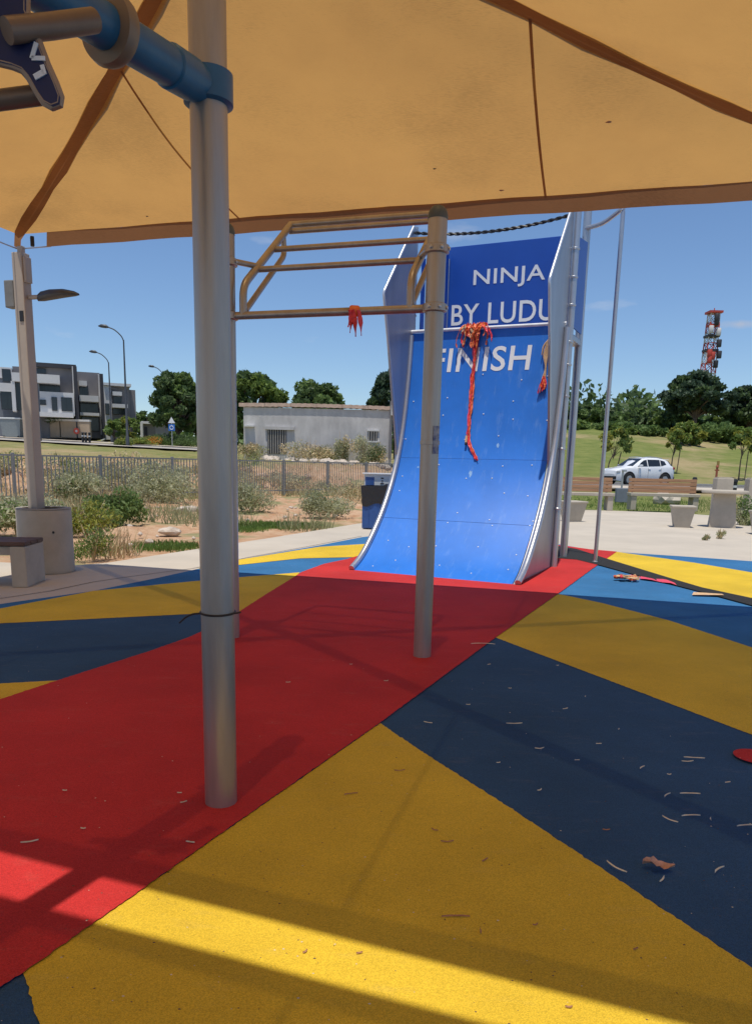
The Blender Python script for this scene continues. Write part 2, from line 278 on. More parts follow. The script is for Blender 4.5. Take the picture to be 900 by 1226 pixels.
# ------------------------------------------------------------------ mesh helpers
def tag(o, label=None, cat=None, group=None, kind=None):
    if label: o['label'] = label
    if cat: o['category'] = cat
    if group: o['group'] = group
    if kind: o['kind'] = kind
    return o
def thing(name, label, cat, loc=(0, 0, 0), rz=0.0, group=None):
    o = bpy.data.objects.new(name, None); o.empty_display_size = 0.2; COL.objects.link(o)
    o.location = loc; o.rotation_euler = (0, 0, rz)
    return tag(o, label, cat, group)
def matof(o):
    return Matrix.Translation(o.location) @ Matrix.Rotation(o.rotation_euler.z, 4, 'Z')
class MB:
    def __init__(s): s.v = []; s.f = []; s.sm = []; s.mi = []
    def add(s, vs, fs, smooth=False, mi=0):
        k = len(s.v); s.v += [tuple(v) for v in vs]; s.f += [tuple(i + k for i in f) for f in fs]
        s.sm += [smooth] * len(fs); s.mi += [mi] * len(fs); return s
    def box(s, c, d, rz=0.0, bev=0.0, m=None, mi=0):
        x, y, z = d[0] / 2, d[1] / 2, d[2] / 2
        mt = (m or Matrix.Rotation(rz, 3, 'Z')); c = Vector(c)
        if bev <= 0:
            vs = [Vector((i, j, k)) for k in (-z, z) for j in (-y, y) for i in (-x, x)]
            fs = [(0, 2, 3, 1), (4, 5, 7, 6), (0, 1, 5, 4), (2, 6, 7, 3), (0, 4, 6, 2), (1, 3, 7, 5)]
            return s.add([mt @ v + c for v in vs], fs, mi=mi)
        bm = bmesh.new(); bmesh.ops.create_cube(bm, size=1)
        for v in bm.verts: v.co = Vector((v.co.x * 2 * x, v.co.y * 2 * y, v.co.z * 2 * z))
        bmesh.ops.bevel(bm, geom=bm.edges[:], offset=bev, segments=2, affect='EDGES', profile=.6)
        bm.verts.index_update()
        s.add([mt @ v.co + c for v in bm.verts], [[v.index for v in f.verts] for f in bm.faces], mi=mi); bm.free(); return s
    def tube(s, pts, r, n=12, cap=True, mi=0, closed=False):
        pts = [Vector(p) for p in pts]; N = len(pts)
        rs = r if isinstance(r, (list, tuple)) else [r] * N
        t0 = (pts[1] - pts[0]).normalized(); a = Vector((0, 0, 1)) if abs(t0.z) < .9 else Vector((1, 0, 0))
        x = (a - t0 * a.dot(t0)).normalized(); vs = []; fs = []
        for i, p in enumerate(pts):
            if closed: t = (pts[(i + 1) % N] - pts[i - 1]).normalized()
            elif i == 0: t = t0
            elif i == N - 1: t = (p - pts[i - 1]).normalized()
            else: t = ((p - pts[i - 1]).normalized() + (pts[i + 1] - p).normalized()).normalized()
            x = (x - t * x.dot(t)).normalized(); y = t.cross(x)
            for k in range(n):
                an = 2 * math.pi * k / n; vs.append(p + (x * math.cos(an) + y * math.sin(an)) * rs[i])
        for i in range(N if closed else N - 1):
            j = (i + 1) % N
            for k in range(n): fs.append((i * n + k, i * n + (k + 1) % n, j * n + (k + 1) % n, j * n + k))
        s.add(vs, fs, True, mi)
        if cap and not closed:
            s.add(vs[:n], [tuple(range(n - 1, -1, -1))], False, mi); s.add(vs[-n:], [tuple(range(n))], False, mi)
        return s
    def tape(s, pts, w, th=.003, tw=0.0, mi=0):
        pts = [Vector(p) for p in pts]; N = len(pts); vs = []; fs = []
        for i, p in enumerate(pts):
            t = (pts[min(N - 1, i + 1)] - pts[max(0, i - 1)]).normalized(); a = Vector((1, .2, 0)); x = (a - t * a.dot(t)).normalized(); y = t.cross(x); an = tw * i + .5 * math.sin(i * 1.3 + tw * 9)
            sx = x * math.cos(an) + y * math.sin(an); sy = y * math.cos(an) - x * math.sin(an); ww = w * (1 + .25 * math.sin(i * 2.1 + tw * 20)) * (1 if i < N - 2 else (.7 if i < N - 1 else .35))
            vs += [p - sx * ww - sy * th, p + sx * ww - sy * th, p + sx * ww + sy * th, p - sx * ww + sy * th]
        for i in range(N - 1):
            for k in range(4): fs.append((4 * i + k, 4 * i + (k + 1) % 4, 4 * i + 4 + (k + 1) % 4, 4 * i + 4 + k))
        fs += [(3, 2, 1, 0), (4 * N - 4, 4 * N - 3, 4 * N - 2, 4 * N - 1)]
        return s.add(vs, fs, False, mi)
    def lathe(s, prof, c=(0, 0, 0), n=32, m=None, mi=0, smooth=True):
        c = Vector(c); mt = m or Matrix.Identity(3); vs = []; fs = []
        for (r, z) in prof:
            for k in range(n):
                a = 2 * math.pi * k / n; vs.append(mt @ Vector((r * math.cos(a), r * math.sin(a), z)) + c)
        for i in range(len(prof) - 1):
            for k in range(n): fs.append((i * n + k, i * n + (k + 1) % n, (i + 1) * n + (k + 1) % n, (i + 1) * n + k))
        s.add(vs, fs, smooth, mi)
        s.add(vs[:n], [tuple(range(n - 1, -1, -1))], False, mi); s.add(vs[-n:], [tuple(range(n))], False, mi); return s
    def prism(s, poly, off, mi=0):
        """polygon of 3D points pushed along the vector off"""
        n = len(poly); a = [Vector(p) for p in poly]; off = Vector(off); b = [p + off for p in a]
        fs = [tuple(range(n - 1, -1, -1)), tuple(range(n, 2 * n))] + [(i, (i + 1) % n, n + (i + 1) % n, n + i) for i in range(n)]
        return s.add(a + b, fs, mi=mi)
    def poly(s, pts, mi=0): return s.add(pts, [tuple(range(len(pts)))], mi=mi)
    def build(s, name, m, parent=None, world=False, label=None, kind=None, loc=None):
        me = bpy.data.meshes.new(name); v = s.v
        if world and parent is not None:
            inv = matof(parent).inverted(); v = [tuple(inv @ Vector(p)) for p in v]
        if loc is not None: lv = Vector(loc); v = [tuple(Vector(p) - lv) for p in v]
        me.from_pydata(v, [], s.f); me.polygons.foreach_set('use_smooth', s.sm)
        for mm in (m if isinstance(m, (list, tuple)) else [m]): me.materials.append(mm)
        me.polygons.foreach_set('material_index', s.mi); me.update()
        bm = bmesh.new(); bm.from_mesh(me); bmesh.ops.recalc_face_normals(bm, faces=bm.faces); bm.to_mesh(me); bm.free()
        if any(s.sm): me.set_sharp_from_angle(angle=R(42))
        o = bpy.data.objects.new(name, me); COL.objects.link(o)
        if parent is not None: o.parent = parent
        if loc is not None: o.location = loc
        return tag(o, label, None, None, kind)
def copy_tree(root, loc, rz=None, label=None):
    r = root.copy(); COL.objects.link(r); r.location = loc
    if rz is not None: r.rotation_euler = (0, 0, rz)
    if label: r['label'] = label
    for ch in list(root.children):
        c = ch.copy(); COL.objects.link(c); c.parent = r
        for g in list(ch.children):
            d = g.copy(); COL.objects.link(d); d.parent = c
    return r
def smooth_path(pts, k=5):
    pts = [Vector(p) for p in pts]; out = []
    for i in range(len(pts) - 1):
        p0 = pts[max(0, i - 1)]; p1 = pts[i]; p2 = pts[i + 1]; p3 = pts[min(len(pts) - 1, i + 2)]
        for j in range(k):
            t = j / k
            out.append(.5 * ((2 * p1) + (p2 - p0) * t + (2 * p0 - 5 * p1 + 4 * p2 - p3) * t * t + (3 * p1 - p0 - 3 * p2 + p3) * t ** 3))
    return out + [pts[-1]]
def fillet(pts, rad, k=5, closed=False):
    pts = [Vector(p) for p in pts]; N = len(pts); out = []
    for i, p in enumerate(pts):
        if not closed and i in (0, N - 1): out.append(p); continue
        a = pts[i - 1] - p; b = pts[(i + 1) % N] - p; d = min(rad, a.length * .45, b.length * .45)
        a = p + a.normalized() * d; b = p + b.normalized() * d
        for j in range(k + 1):
            t = j / k; out.append(a * (1 - t) ** 2 + p * 2 * t * (1 - t) + b * t * t)
    return out
def leaves(name, mats, clumps, per, size, parent=None, seed=0, up=0.2, kind=None, aspect=.55, label=None, loc=None):
    """clumps: (centre, radius) pairs filled with small leaf quads"""
    rg = np.random.default_rng(seed); V = []; MI = []
    for (c, r, mi) in clumps:
        n = per; d = rg.normal(size=(n, 3)); d /= np.linalg.norm(d, axis=1)[:, None]
        p = np.array(c) + d * (np.array(r) * (rg.random((n, 1)) ** .45))
        a = rg.normal(size=(n, 3)); a[:, 2] += up; a /= np.linalg.norm(a, axis=1)[:, None]
        b = np.cross(a, rg.normal(size=(n, 3))); b /= np.linalg.norm(b, axis=1)[:, None] + 1e-9
        sz = size * (.6 + .8 * rg.random((n, 1)))
        q = np.stack([p - a * sz, p + b * sz * aspect, p + a * sz, p - b * sz * aspect], 1)
        V.append(q.reshape(-1, 3)); MI.append(np.where(rg.random(n) < .75, mi, rg.integers(0, len(mats), n)))
    V = np.concatenate(V); MI = np.concatenate(MI); nq = len(V) // 4
    if loc is not None: V = V - np.array(loc)
    me = bpy.data.meshes.new(name); me.vertices.add(len(V)); me.vertices.foreach_set('co', V.ravel())
    me.loops.add(len(V)); me.loops.foreach_set('vertex_index', np.arange(len(V))); me.polygons.add(nq)
    me.polygons.foreach_set('loop_start', np.arange(nq) * 4); me.polygons.foreach_set('loop_total', np.full(nq, 4))
    for m in mats: me.materials.append(m)
    me.polygons.foreach_set('material_index', MI.astype(np.int32)); me.update(); me.validate()
    o = bpy.data.objects.new(name, me); COL.objects.link(o)
    if parent is not None: o.parent = parent
    if loc is not None: o.location = loc
    return tag(o, label, None, None, kind)
def text_mesh(body, spacing=1.0, bold=0.0, shear=0.0):
    cu = bpy.data.curves.new('txt', 'FONT'); cu.body = body; cu.size = 1; cu.extrude = 0.0; cu.resolution_u = 4; cu.space_character = spacing; cu.offset = bold; cu.shear = shear
    ob = bpy.data.objects.new('txt', cu); COL.objects.link(ob)
    dg = bpy.context.evaluated_depsgraph_get(); me = bpy.data.meshes.new_from_object(ob.evaluated_get(dg))
    bm = bmesh.new(); bm.from_mesh(me); bmesh.ops.subdivide_edges(bm, edges=[e for e in bm.edges if e.calc_length() > .15], cuts=4); bmesh.ops.triangulate(bm, faces=bm.faces); bm.verts.index_update()
    V = [v.co.copy() for v in bm.verts]; Fs = [[v.index for v in f.verts] for f in bm.faces]
    bm.free(); bpy.data.objects.remove(ob); bpy.data.curves.remove(cu); bpy.data.meshes.remove(me)
    x0 = min(v.x for v in V); x1 = max(v.x for v in V); y0 = min(v.y for v in V); y1 = max(v.y for v in V)
    return [((v.x - x0) / (x1 - x0), (v.y - y0) / (y1 - y0)) for v in V], Fs

# ------------------------------------------------------------------ ground, pavement, rubber
def ground():
    xs = np.unique(np.concatenate([np.linspace(-14, 14, 71), np.linspace(-40, 45, 80), np.linspace(-120, 150, 70), np.linspace(-900, 900, 25)]))
    ys = np.unique(np.concatenate([np.linspace(-30, 8, 10), np.linspace(8, 40, 90), np.linspace(40, 110, 60), np.linspace(110, 260, 20), np.linspace(260, 1500, 14)]))
    rg = np.random.default_rng(3); V = []; lawn = []
    for y in ys:
        for x in xs:
            z = terr(x, y); d = (Vector((x, y)) - F0).dot(FN); r = x / y if y > 1 else .3
            rough = 0.0
            if y > 14 + 0.3 * x and r < .15 and y < 70: rough = .05
            if 0 < d < 9 and r < .1: rough = .16
            V.append((x, y, z - .05 + rough * rg.normal() * .7)); 
            lw = ss(.02, .1, r) * ss(20, 22, y)
            if r < .1: lw = max(lw, .8 * ss(2.5, 9, d))
            lawn.append(lw)
    nx, ny = len(xs), len(ys)
    F = [(j * nx + i, j * nx + i + 1, (j + 1) * nx + i + 1, (j + 1) * nx + i) for j in range(ny - 1) for i in range(nx - 1)]
    me = bpy.data.meshes.new('ground'); me.from_pydata(V, [], F); me.polygons.foreach_set('use_smooth', [True] * len(F))
    at = me.attributes.new('lawn', 'FLOAT', 'POINT'); at.data.foreach_set('value', lawn)
    me.materials.append(ground_mat()); o = bpy.data.objects.new('ground', me); COL.objects.link(o); tag(o, kind='structure')
ground()
def flat(name, pts, z, m, th=0.0, jag=0.0):
    mb = MB(); pts = [Vector((p[0], p[1], z)) for p in pts]
    if jag:
        q = []; rj = random.Random(len(pts) * 7 + int(z * 1000))
        for a, b in zip(pts, pts[1:] + pts[:1]):
            n = max(1, min(160, int((b - a).length / .012))) if max(a.length, b.length) < 7 else max(1, min(60, int((b - a).length / .05)))
            for k in range(n):
                p = a.lerp(b, k / n); q.append(p + (Vector((rj.gauss(0, jag), rj.gauss(0, jag), 0)) if k else Vector((0, 0, 0))))
        pts = q
    bm = bmesh.new(); vs = [bm.verts.new(p) for p in pts]; f = bm.faces.new(vs); f.normal_update()
    if f.normal.z < 0: f.normal_flip()
    if th:
        r = bmesh.ops.extrude_face_region(bm, geom=[f])
        bmesh.ops.translate(bm, vec=(0, 0, -th), verts=[g for g in r['geom'] if isinstance(g, bmesh.types.BMVert)])
        bmesh.ops.recalc_face_normals(bm, faces=bm.faces)
    bmesh.ops.triangulate(bm, faces=bm.faces)
    me = bpy.data.meshes.new(name); bm.to_mesh(me); bm.free(); me.materials.append(m)
    o = bpy.data.objects.new(name, me); COL.objects.link(o); return tag(o, kind='structure')
def GP(l): return [G(*p) if len(p) == 2 and abs(p[0]) + abs(p[1]) > 60 else Vector((p[0], p[1], 0)) for p in l]
flat('pavement', [Vector((-16, 9.6)), Vector((-5.2, 8.6))] + GP([(88, 677), (127, 674), (238, 657), (330, 643), (428, 627), (560, 613), (697, 610), (750, 612), (807, 614), (850, 617), (960, 624)]) + [Vector((26, 20)), Vector((26, -14)), Vector((-16, -14))], 0.0, PAVE, .12)
flat('rubber_surface', [Vector((-9, 3.6))] + GP([(-60, 735), (0, 725), (112, 709), (190, 693), (230, 684), (286, 671), (382, 654), (433, 644), (500, 636), (600, 640), (705, 659), (738, 662), (830, 668), (900, 673), (1100, 688)]) + [Vector((13, 3)), Vector((13, -9)), Vector((-9, -9))], .012, RUB_B, .012)
YEL = [
    [(28, 1171), (455, 870), (500, 901), (620, 979), (760, 1073), (900, 1167), (1000, 1234), (1000, 1330), (70, 1330), (45, 1226)],
    [(593, 766), (668, 713), (720, 724), (800, 745), (900, 778), (1060, 830), (1060, 950), (900, 884), (760, 830)],
    [(735, 661.5), (830, 675), (900, 687), (1060, 716), (1060, 770), (900, 723), (800, 698), (715, 676)],
    [(235, 682.5), (286, 671.5), (382, 656), (445, 652), (445, 668), (359, 670), (286, 678)],
    [(-60, 740), (0, 731), (112, 709.5), (240, 697), (286, 693), (359, 687), (345, 702), (320, 716), (288, 736), (240, 737), (0, 749), (-60, 753)],
    [(-60, 827), (0, 822), (72, 818), (80, 824), (0, 850), (-60, 880)]]
for p in YEL: flat('rubber_patch', GP(p), .016, RUB_Y, 0, .0016)
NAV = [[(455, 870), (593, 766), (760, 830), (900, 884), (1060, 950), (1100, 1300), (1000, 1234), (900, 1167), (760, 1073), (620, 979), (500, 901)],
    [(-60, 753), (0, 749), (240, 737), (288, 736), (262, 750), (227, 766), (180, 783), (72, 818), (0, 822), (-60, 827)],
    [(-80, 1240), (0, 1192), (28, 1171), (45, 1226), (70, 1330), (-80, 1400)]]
for p in NAV: flat('rubber_patch', GP(p), .0145, RUB_B_SHADE, 0, .0016)  # blue patches lying only in shade, the shade mixed into their colour
flat('rubber_lane', GP([(-60, 866), (0, 842), (72, 818), (180, 783), (227, 766), (262, 750), (288, 734), (320, 713), (341, 700), (361, 687), (388, 677), (416, 671), (445, 662), (560, 645), (640, 650), (705, 659), (738, 662), (710, 682), (668, 713), (595, 765), (455, 870), (240, 1022), (30, 1173), (0, 1192), (-60, 1232)]), .020, RUB_R, 0, .0016)
flat('black_floor_band', GP([(656, 653), (690, 659), (720, 669), (760, 681.5), (800, 694), (840, 706), (900, 719), (1040, 750), (1040, 768), (900, 728), (860, 717), (830, 709), (780, 696), (720, 679.5), (690, 672), (662, 670)]), .024, BLACK_GRAIN)  # flat near-black grainy band on the floor
c = G(903, 912); flat('rubber_dot', [(c.x + .085 * math.cos(a), c.y + .085 * math.sin(a)) for a in np.linspace(0, 6.283, 33)[:-1]], .024, RUB_R)
# thin joint along the left edge of the rubber
mb = MB(); jl = GP([(-60, 724), (0, 717), (60, 708), (112, 697), (160, 690), (230, 681), (300, 667), (382, 652), (433, 642)])
for a, b in zip(jl, jl[1:]):
    d = (b - a).normalized(); nrm = Vector((-d.y, d.x, 0)) * .006; mb.poly([Vector((p.x, p.y, .004)) for p in (a - nrm, b - nrm, b + nrm, a + nrm)])
mb.build('pavement_joint', mat('joint filler', (.10, .08, .07), .95), kind='structure')

# ------------------------------------------------------------------ shade canopies
NV = Vector((.2756, .9613, 0)); TV = Vector((.9613, -.2756, 0))
def nt(n, t, z): return NV * n + TV * t + Vector((0, 0, z))
def canopy(root, n0, n1, t0, t1, zt, za, sk0=0.0, sk1=0.0):
    nc, tc_ = (n0 + n1) / 2, (t0 + t1) / 2; apex = (nc, tc_, za); cut = .34
    w2 = (t1 - t0) / 2
    cs = [(n1 + sk1 * w2, t0), (n1 - sk1 * w2, t1), (n0 - sk0 * w2, t1), (n0 + sk0 * w2, t0)]; hw = .10
    IC = [(c[0] + (-hw if i < 2 else hw), c[1] + (hw if c[1] == t0 else -hw)) for i, c in enumerate(cs)]; zi = zt + .10; K = 10
    for i in range(4):
        a, b = IC[i], IC[(i + 1) % 4]; mb = MB(); vs = []; fs = []; K = 40
        for r in range(K + 1):
            for k in range(K + 1):
                f = k / K; e = (a[0] + (b[0] - a[0]) * f, a[1] + (b[1] - a[1]) * f); g = r / K
                n = e[0] + (apex[0] - e[0]) * g; t = e[1] + (apex[1] - e[1]) * g
                z = zi + (apex[2] - zi) * g - .16 * math.sin(math.pi * g) * (4 * f * (1 - f)) * .6 - .05 * math.sin(math.pi * g)
                ed = min(1, (1 - g) * 3) * g * (1 - g); z += .020 * ed * math.sin(f * 37 + g * 9 + i) + .014 * math.exp(-g * 9) * math.sin(f * 61 + i * 2) * min(1, g * 12) + .03 * ed * math.sin(f * 11 + g * 5 + 2 * i)
                vs.append(nt(n, t, z))
        for r in range(K):
            for k in range(K): fs.append((r * (K + 1) + k, r * (K + 1) + k + 1, (r + 1) * (K + 1) + k + 1, (r + 1) * (K + 1) + k))
        mb.add(vs, fs, True); mb.build('cloth_panel', CLOTH, root)
        # doubled hem that rolls under the edge
        mb = MB(); e0, e1 = cs[i], cs[(i + 1) % 4]; le = (Vector(e1) - Vector(e0)).length
        vs = []; Kh = 24
        for k in range(Kh + 1):
            f = (cut + (le - 2 * cut) * k / Kh) / le
            bow = .025 * 4 * f * (1 - f)
            for (o, dz) in ((0, 0), (1, .10)):
                q0 = Vector(e0).lerp(Vector(e1), f); q1 = Vector(a).lerp(Vector(b), f); q = q0.lerp(q1, o)
                inw = (Vector((nc, tc_)) - q0); q = q + inw.normalized() * bow
                vs.append(nt(q.x, q.y, zt + dz + (.004 * math.sin(k * 1.7))))
        mb.add(vs, [(2 * k, 2 * k + 2, 2 * k + 3, 2 * k + 1) for k in range(Kh)], True); mb.build('hem', CLOTH2, root)
        # doubled strap under the hip
        c0 = Vector((*cs[i], zt + .02)); c1 = Vector((IC[i][0], IC[i][1], zi)); c2 = Vector(apex)
        path = [c0, c0.lerp(c1, .6)] + [Vector((c1.x + (c2.x - c1.x) * g, c1.y + (c2.y - c1.y) * g, c1.z + (c2.z - c1.z) * g - .05 * math.sin(math.pi * g) - .012)) for g in np.linspace(.02, 1, 14)]
        side = Vector((c2.y - c1.y, -(c2.x - c1.x), 0)).normalized()
        mb = MB(); vs = []
        for j, p in enumerate(path):
            w = (.030 if j < 2 else .058 + .010 * math.sin(j * 2.3))
            for s in (-1, 0, 1): q = p + side * s * w; vs.append(nt(q.x, q.y, q.z - (.012 if s == 0 else 0)))
        mb.add(vs, [(3 * j + s, 3 * j + s + 1, 3 * j + s + 4, 3 * j + s + 3) for j in range(len(path) - 1) for s in (0, 1)], True); mb.build('hip_strap', CLOTH2, root)
    # sewn seams on each slope, square to its edge
    for i, ts in enumerate(([-3.22, -.57], [], [-3.22, -.57], [])):
        for tt in ts:
            a, b = IC[i], IC[(i + 1) % 4]
            if i in (0, 2): f = (tt - a[1]) / (b[1] - a[1])
            else: f = (tt - (3.86 - nc) - a[0]) / (b[0] - a[0])
            if not .03 < f < .97: continue
            mb = MB(); vs = []; Ks = 12; gm = 2 * min(f, 1 - f)
            for k in range(Ks + 1):
                g = gm * .985 * k / Ks
                for s in (-.009, .009):
                    # square to the edge: shift f so that the seam keeps its place along the edge
                    ff = .5 + (f - .5) / (1 - g) + s / (abs(b[0] - a[0]) + abs(b[1] - a[1])) / (1 - g)
                    e = (a[0] + (b[0] - a[0]) * ff, a[1] + (b[1] - a[1]) * ff)
                    n = e[0] + (apex[0] - e[0]) * g; t = e[1] + (apex[1] - e[1]) * g
                    z = zi + (apex[2] - zi) * g - .16 * math.sin(math.pi * g) * (4 * ff * (1 - ff)) * .6 - .05 * math.sin(math.pi * g) - .006
                    vs.append(nt(n, t, z))
            mb.add(vs, [(2 * k, 2 * k + 2, 2 * k + 3, 2 * k + 1) for k in range(Ks)], True); mb.build('seam', CLOTH2, root)
    # corner cables with a buckle
    for i in range(4):
        c = cs[i]; mb = MB()
        for o in ((cs[(i + 1) % 4]), (cs[i - 1])):
            d = (Vector(o) - Vector(c)).normalized() * (cut + .05); mb.tube([nt(c[0], c[1], zt), nt(c[0] + d.x, c[1] + d.y, zt + .004)], .007, 6)
        mb.build('edge_cable', STEEL, root)
        d = (Vector((nc, tc_)) - Vector(c)).normalized(); e = Vector(cs[(i + 1) % 4]) - Vector(c); q = Vector(c) + d * .16 + e.normalized() * .13
        MB().box(nt(q.x, q.y, zt + .03), (.035, .05, .09), rz=.5, bev=.008).build('buckle', BLACK, root)
cn = thing('shade_canopy', 'sand orange fabric shade canopy stretched overhead with seams and dark hip straps', 'canopy')
canopy(cn, 1.01, 6.66, -5.68, 1.86, 3.2, 4.02, .06, 0)
# small holes and specks caught on the fabric
# neighbouring canopy over the photographer: its edge leaves the strip of sun on the floor
cn2 = thing('shade_canopy', 'neighbouring orange shade canopy behind the viewer, edge to edge with the first', 'canopy')
canopy(cn2, -4.9, .875, -5.48, 1.86, 3.2, 4.02, 0, .055)

def shade_post(loc, label, fittings):
    t = thing('shade_post', label, 'post', loc, R(-16), 'square steel posts holding up the shade canopy')
    MB().box((0, 0, 1.58), (.118, .118, 3.16), bev=.010).build('column', mat('beige coated steel', (.46, .385, .31), .5, .1, var=.06, scale=5), t)
    MB().box((0, 0, .008), (.26, .26, .016), bev=.003).build('base_plate', STEEL, t)
    MB().box((.02, -.01, 3.17), (.06, .045, .10), bev=.006).box((.072, 0, 3.0), (.03, .09, .24), bev=.006).build('corner_bracket', MATS['beige coated steel'], t)
    if fittings:
        MB().box((-.118, -.01, 2.775), (.11, .10, .26), bev=.012).build('control_box', mat('weathered grey box', (.20, .20, .19), .6, 0, var=.15, scale=10), t)
        MB().tube([(.07, 0, 2.745), (.19, 0, 2.745)], .022, 10).build('lamp_arm', MATS['beige coated steel'], t)
        mb = MB(); vs = []; prof = [(0, .02, .045), (.05, .055, .06), (.16, .075, .06), (.30, .07, .05), (.42, .045, .03), (.47, .015, .012)]; n = 12
        for (x, w, h) in prof:
            for k in range(n):
                a = 2 * math.pi * k / n; zz = math.sin(a) * h; vs.append((.18 + x, math.cos(a) * w, 2.75 + (zz if zz > 0 else zz * .55) + .03 * math.sin(x * 5) - .02))
        mb.add(vs, [(i * n + k, i * n + (k + 1) % n, (i + 1) * n + (k + 1) % n, (i + 1) * n + k) for i in range(len(prof) - 1) for k in range(n)], True)
        mb.add(vs[:n], [tuple(range(n))]); mb.add(vs[-n:], [tuple(range(n))]); mb.build('lamp_head', LAMPG, t)
        MB().box((.02, -.062, 2.56), (.045, .01, .10), bev=.003).build('sensor', BLACK, t)
    return t
pc = nt(6.66, -5.48, 0) + Vector((-.165, .05, 0))
shade_post((pc.x, pc.y, 0), 'beige square canopy post behind the concrete bin with a dark lamp on its arm', True)
pc2 = nt(6.72, 1.9, 0); shade_post((pc2.x, pc2.y, 0), 'plain beige canopy post beyond the right edge of the frame', False)

# ------------------------------------------------------------------ climbing frame with two posts and hanging bars
def post(t, p, h, r=.055, cap_m=None, name='post'):
    MB().tube([(p[0], p[1], -.02), (p[0], p[1], h)], r, 28).build(name, POSTM, t, True)
    mb = MB(); mb.lathe([(r + .002, 0), (r + .002, .02), (r * .92, .045), (r * .6, .066), (r * .2, .074)], (p[0], p[1], h - .002), 28); mb.build('post_cap', cap_m or mat('dark grey cap', (.07, .09, .10), .5), t, True)
def clamp(t, p, z, r=.055, m=None, h=.05):
    MB().lathe([(r + .004, -h / 2), (r + .016, -h / 2 + .006), (r + .016, h / 2 - .006), (r + .004, h / 2)], (p[0], p[1], z), 28).build('clamp', m or POSTM, t, True)
    mb = MB()
    for a in (-.35, -1.25, -2.1): mb.lathe([(.011, 0), (.011, .007), (.006, .010)], (p[0] + (r + .015) * math.cos(a), p[1] + (r + .015) * math.sin(a), z), 6, Vector((math.cos(a), math.sin(a), 0)).to_track_quat('Z', 'Y').to_matrix())
    mb.build('clamp_bolts', STEEL, t, True, kind='stuff')
Bp = Vector((-.979, 4.98)); Cp = Vector((.296, 4.586)); Ap = Vector((-.529, 2.465))
ev = (Cp - Bp).normalized(); uv = Vector((-ev.y, ev.x)); wid = (Cp - Bp).length
def cf(s, u, z): q = Bp + ev * s + uv * u; return Vector((q.x, q.y, z))
t = thing('climbing_frame', 'two tan grey posts carrying a raised bar frame in the middle of the red lane', 'climbing frame', (Bp.x, Bp.y, .02))
post(t, Bp, 2.56); post(t, Cp, 2.56)
for p in (Bp, Cp): clamp(t, p, 2.085); clamp(t, p, 2.40)
MB().tube([cf(.05, 0, 2.085), cf(wid - .05, 0, 2.085)], .024, 14).build('bottom_bar', POSTM, t, True)
for s in (.115, wid - .145):
    pts = [cf(s, 0, 2.09), cf(s, 0, 2.26), cf(s, .73, 2.82), cf(s, .62, 2.70), cf(s, .62, 2.59), cf(s, .03, 2.12)]
    MB().tube(fillet([cf(s, 0, 2.09), cf(s, 0, 2.26), cf(s, .73, 2.815)], .09, 5), .024, 12).build('side_rail', POSTM, t, True)
    MB().tube(fillet([cf(s, .03, 2.12), cf(s, .62, 2.59), cf(s, .60, 2.70)], .06, 5), .019, 12).build('brace', POSTM, t, True)
for (s, q) in ((0, .115), (wid, wid - .145)):
    sg = 1 if s == 0 else -1
    MB().tube([cf(s + sg * .05, 0, 2.405), cf(q, .2, 2.42)], .018, 10).build('strut', POSTM, t, True)
for (u, z, r) in ((.20, 2.40, .019), (.44, 2.58, .019), (.73, 2.815, .022), (.705, 2.765, .019)):
    MB().tube([cf(.115, u, z), cf(wid - .145, u, z)], r, 12).build('rung', POSTM, t, True)
for p in (Bp, Cp):
    MB().lathe([(.056, -.012), (.0585, -.011), (.0585, .011), (.056, .012)], (p.x, p.y, 1.33), 24).build('weld_ring', POSTM, t, True)
q = Cp + (ev * .8 - uv * .6).normalized() * .0565
MB().box((q.x, q.y, 1.345), (.004, .045, .16), rz=math.atan2(-.6, .8) + math.atan2(ev.y, ev.x)).build('sticker', mat('faded sticker', (.45, .47, .50), .5, c2=(.05, .07, .2), scale=22, detail=2), t, True)
# red scrap on the bottom bar
sc = cf(.66 * wid - .03, -.01, 2.085); t = thing('ribbon_scrap', 'small torn red ribbon tied round the low crossbar of the climbing frame', 'ribbon', sc)
rg = random.Random(4)
MB().lathe([(.026, -.03), (.033, -.02), (.032, .02), (.026, .03)], (0, 0, 0), 14, Matrix.Rotation(R(90), 3, 'Y')).build('knot', ORANGE, t)
for k in range(6):
    x = rg.uniform(-.03, .03); l = rg.uniform(.09, .155); pp = [(x, -.03, 0), (x + rg.uniform(-.02, .02), -.035, -l * .5), (x + rg.uniform(-.03, .03), -.03, -l)]
    MB().tape(smooth_path(pp, 3), .013, .002, rg.uniform(-.3, .3)).build('strand', RED if k % 3 else PINK, t)

# ------------------------------------------------------------------ near post with blue overhead beam
t = thing('overhead_beam', 'tall tan grey post in the foreground with a blue overhead beam clamped near its top', 'overhead beam', (Ap.x, Ap.y, .02))
post(t, Ap, 3.02)
bd = Vector((-.407, -.914, -.075)).normalized(); A3 = Vector((Ap.x, Ap.y, 2.268))
MB().tube([A3 + bd * .02, A3 + bd * 1.95], .051, 24).build('beam', BEAM, t, True)
MB().lathe([(.057, -.045), (.072, -.04), (.072, .04), (.057, .045)], A3, 32).build('beam_clamp', BEAM, t, True)
MB().lathe([(.0515, -.05), (.0555, -.046), (.0565, .046), (.0515, .05)], A3 + bd * .13, 24, bd.to_track_quat('Z', 'Y').to_matrix()).build('beam_socket', BEAM, t, True)
fl = A3 + bd * .40
MB().lathe([(.054, -.02), (.078, -.018), (.083, 0), (.078, .018), (.054, .02)], fl, 32, bd.to_track_quat('Z', 'Y').to_matrix()).build('flange', mat('tan flange', (.24, .165, .105), .45, .2, var=.08, scale=9), t, True)
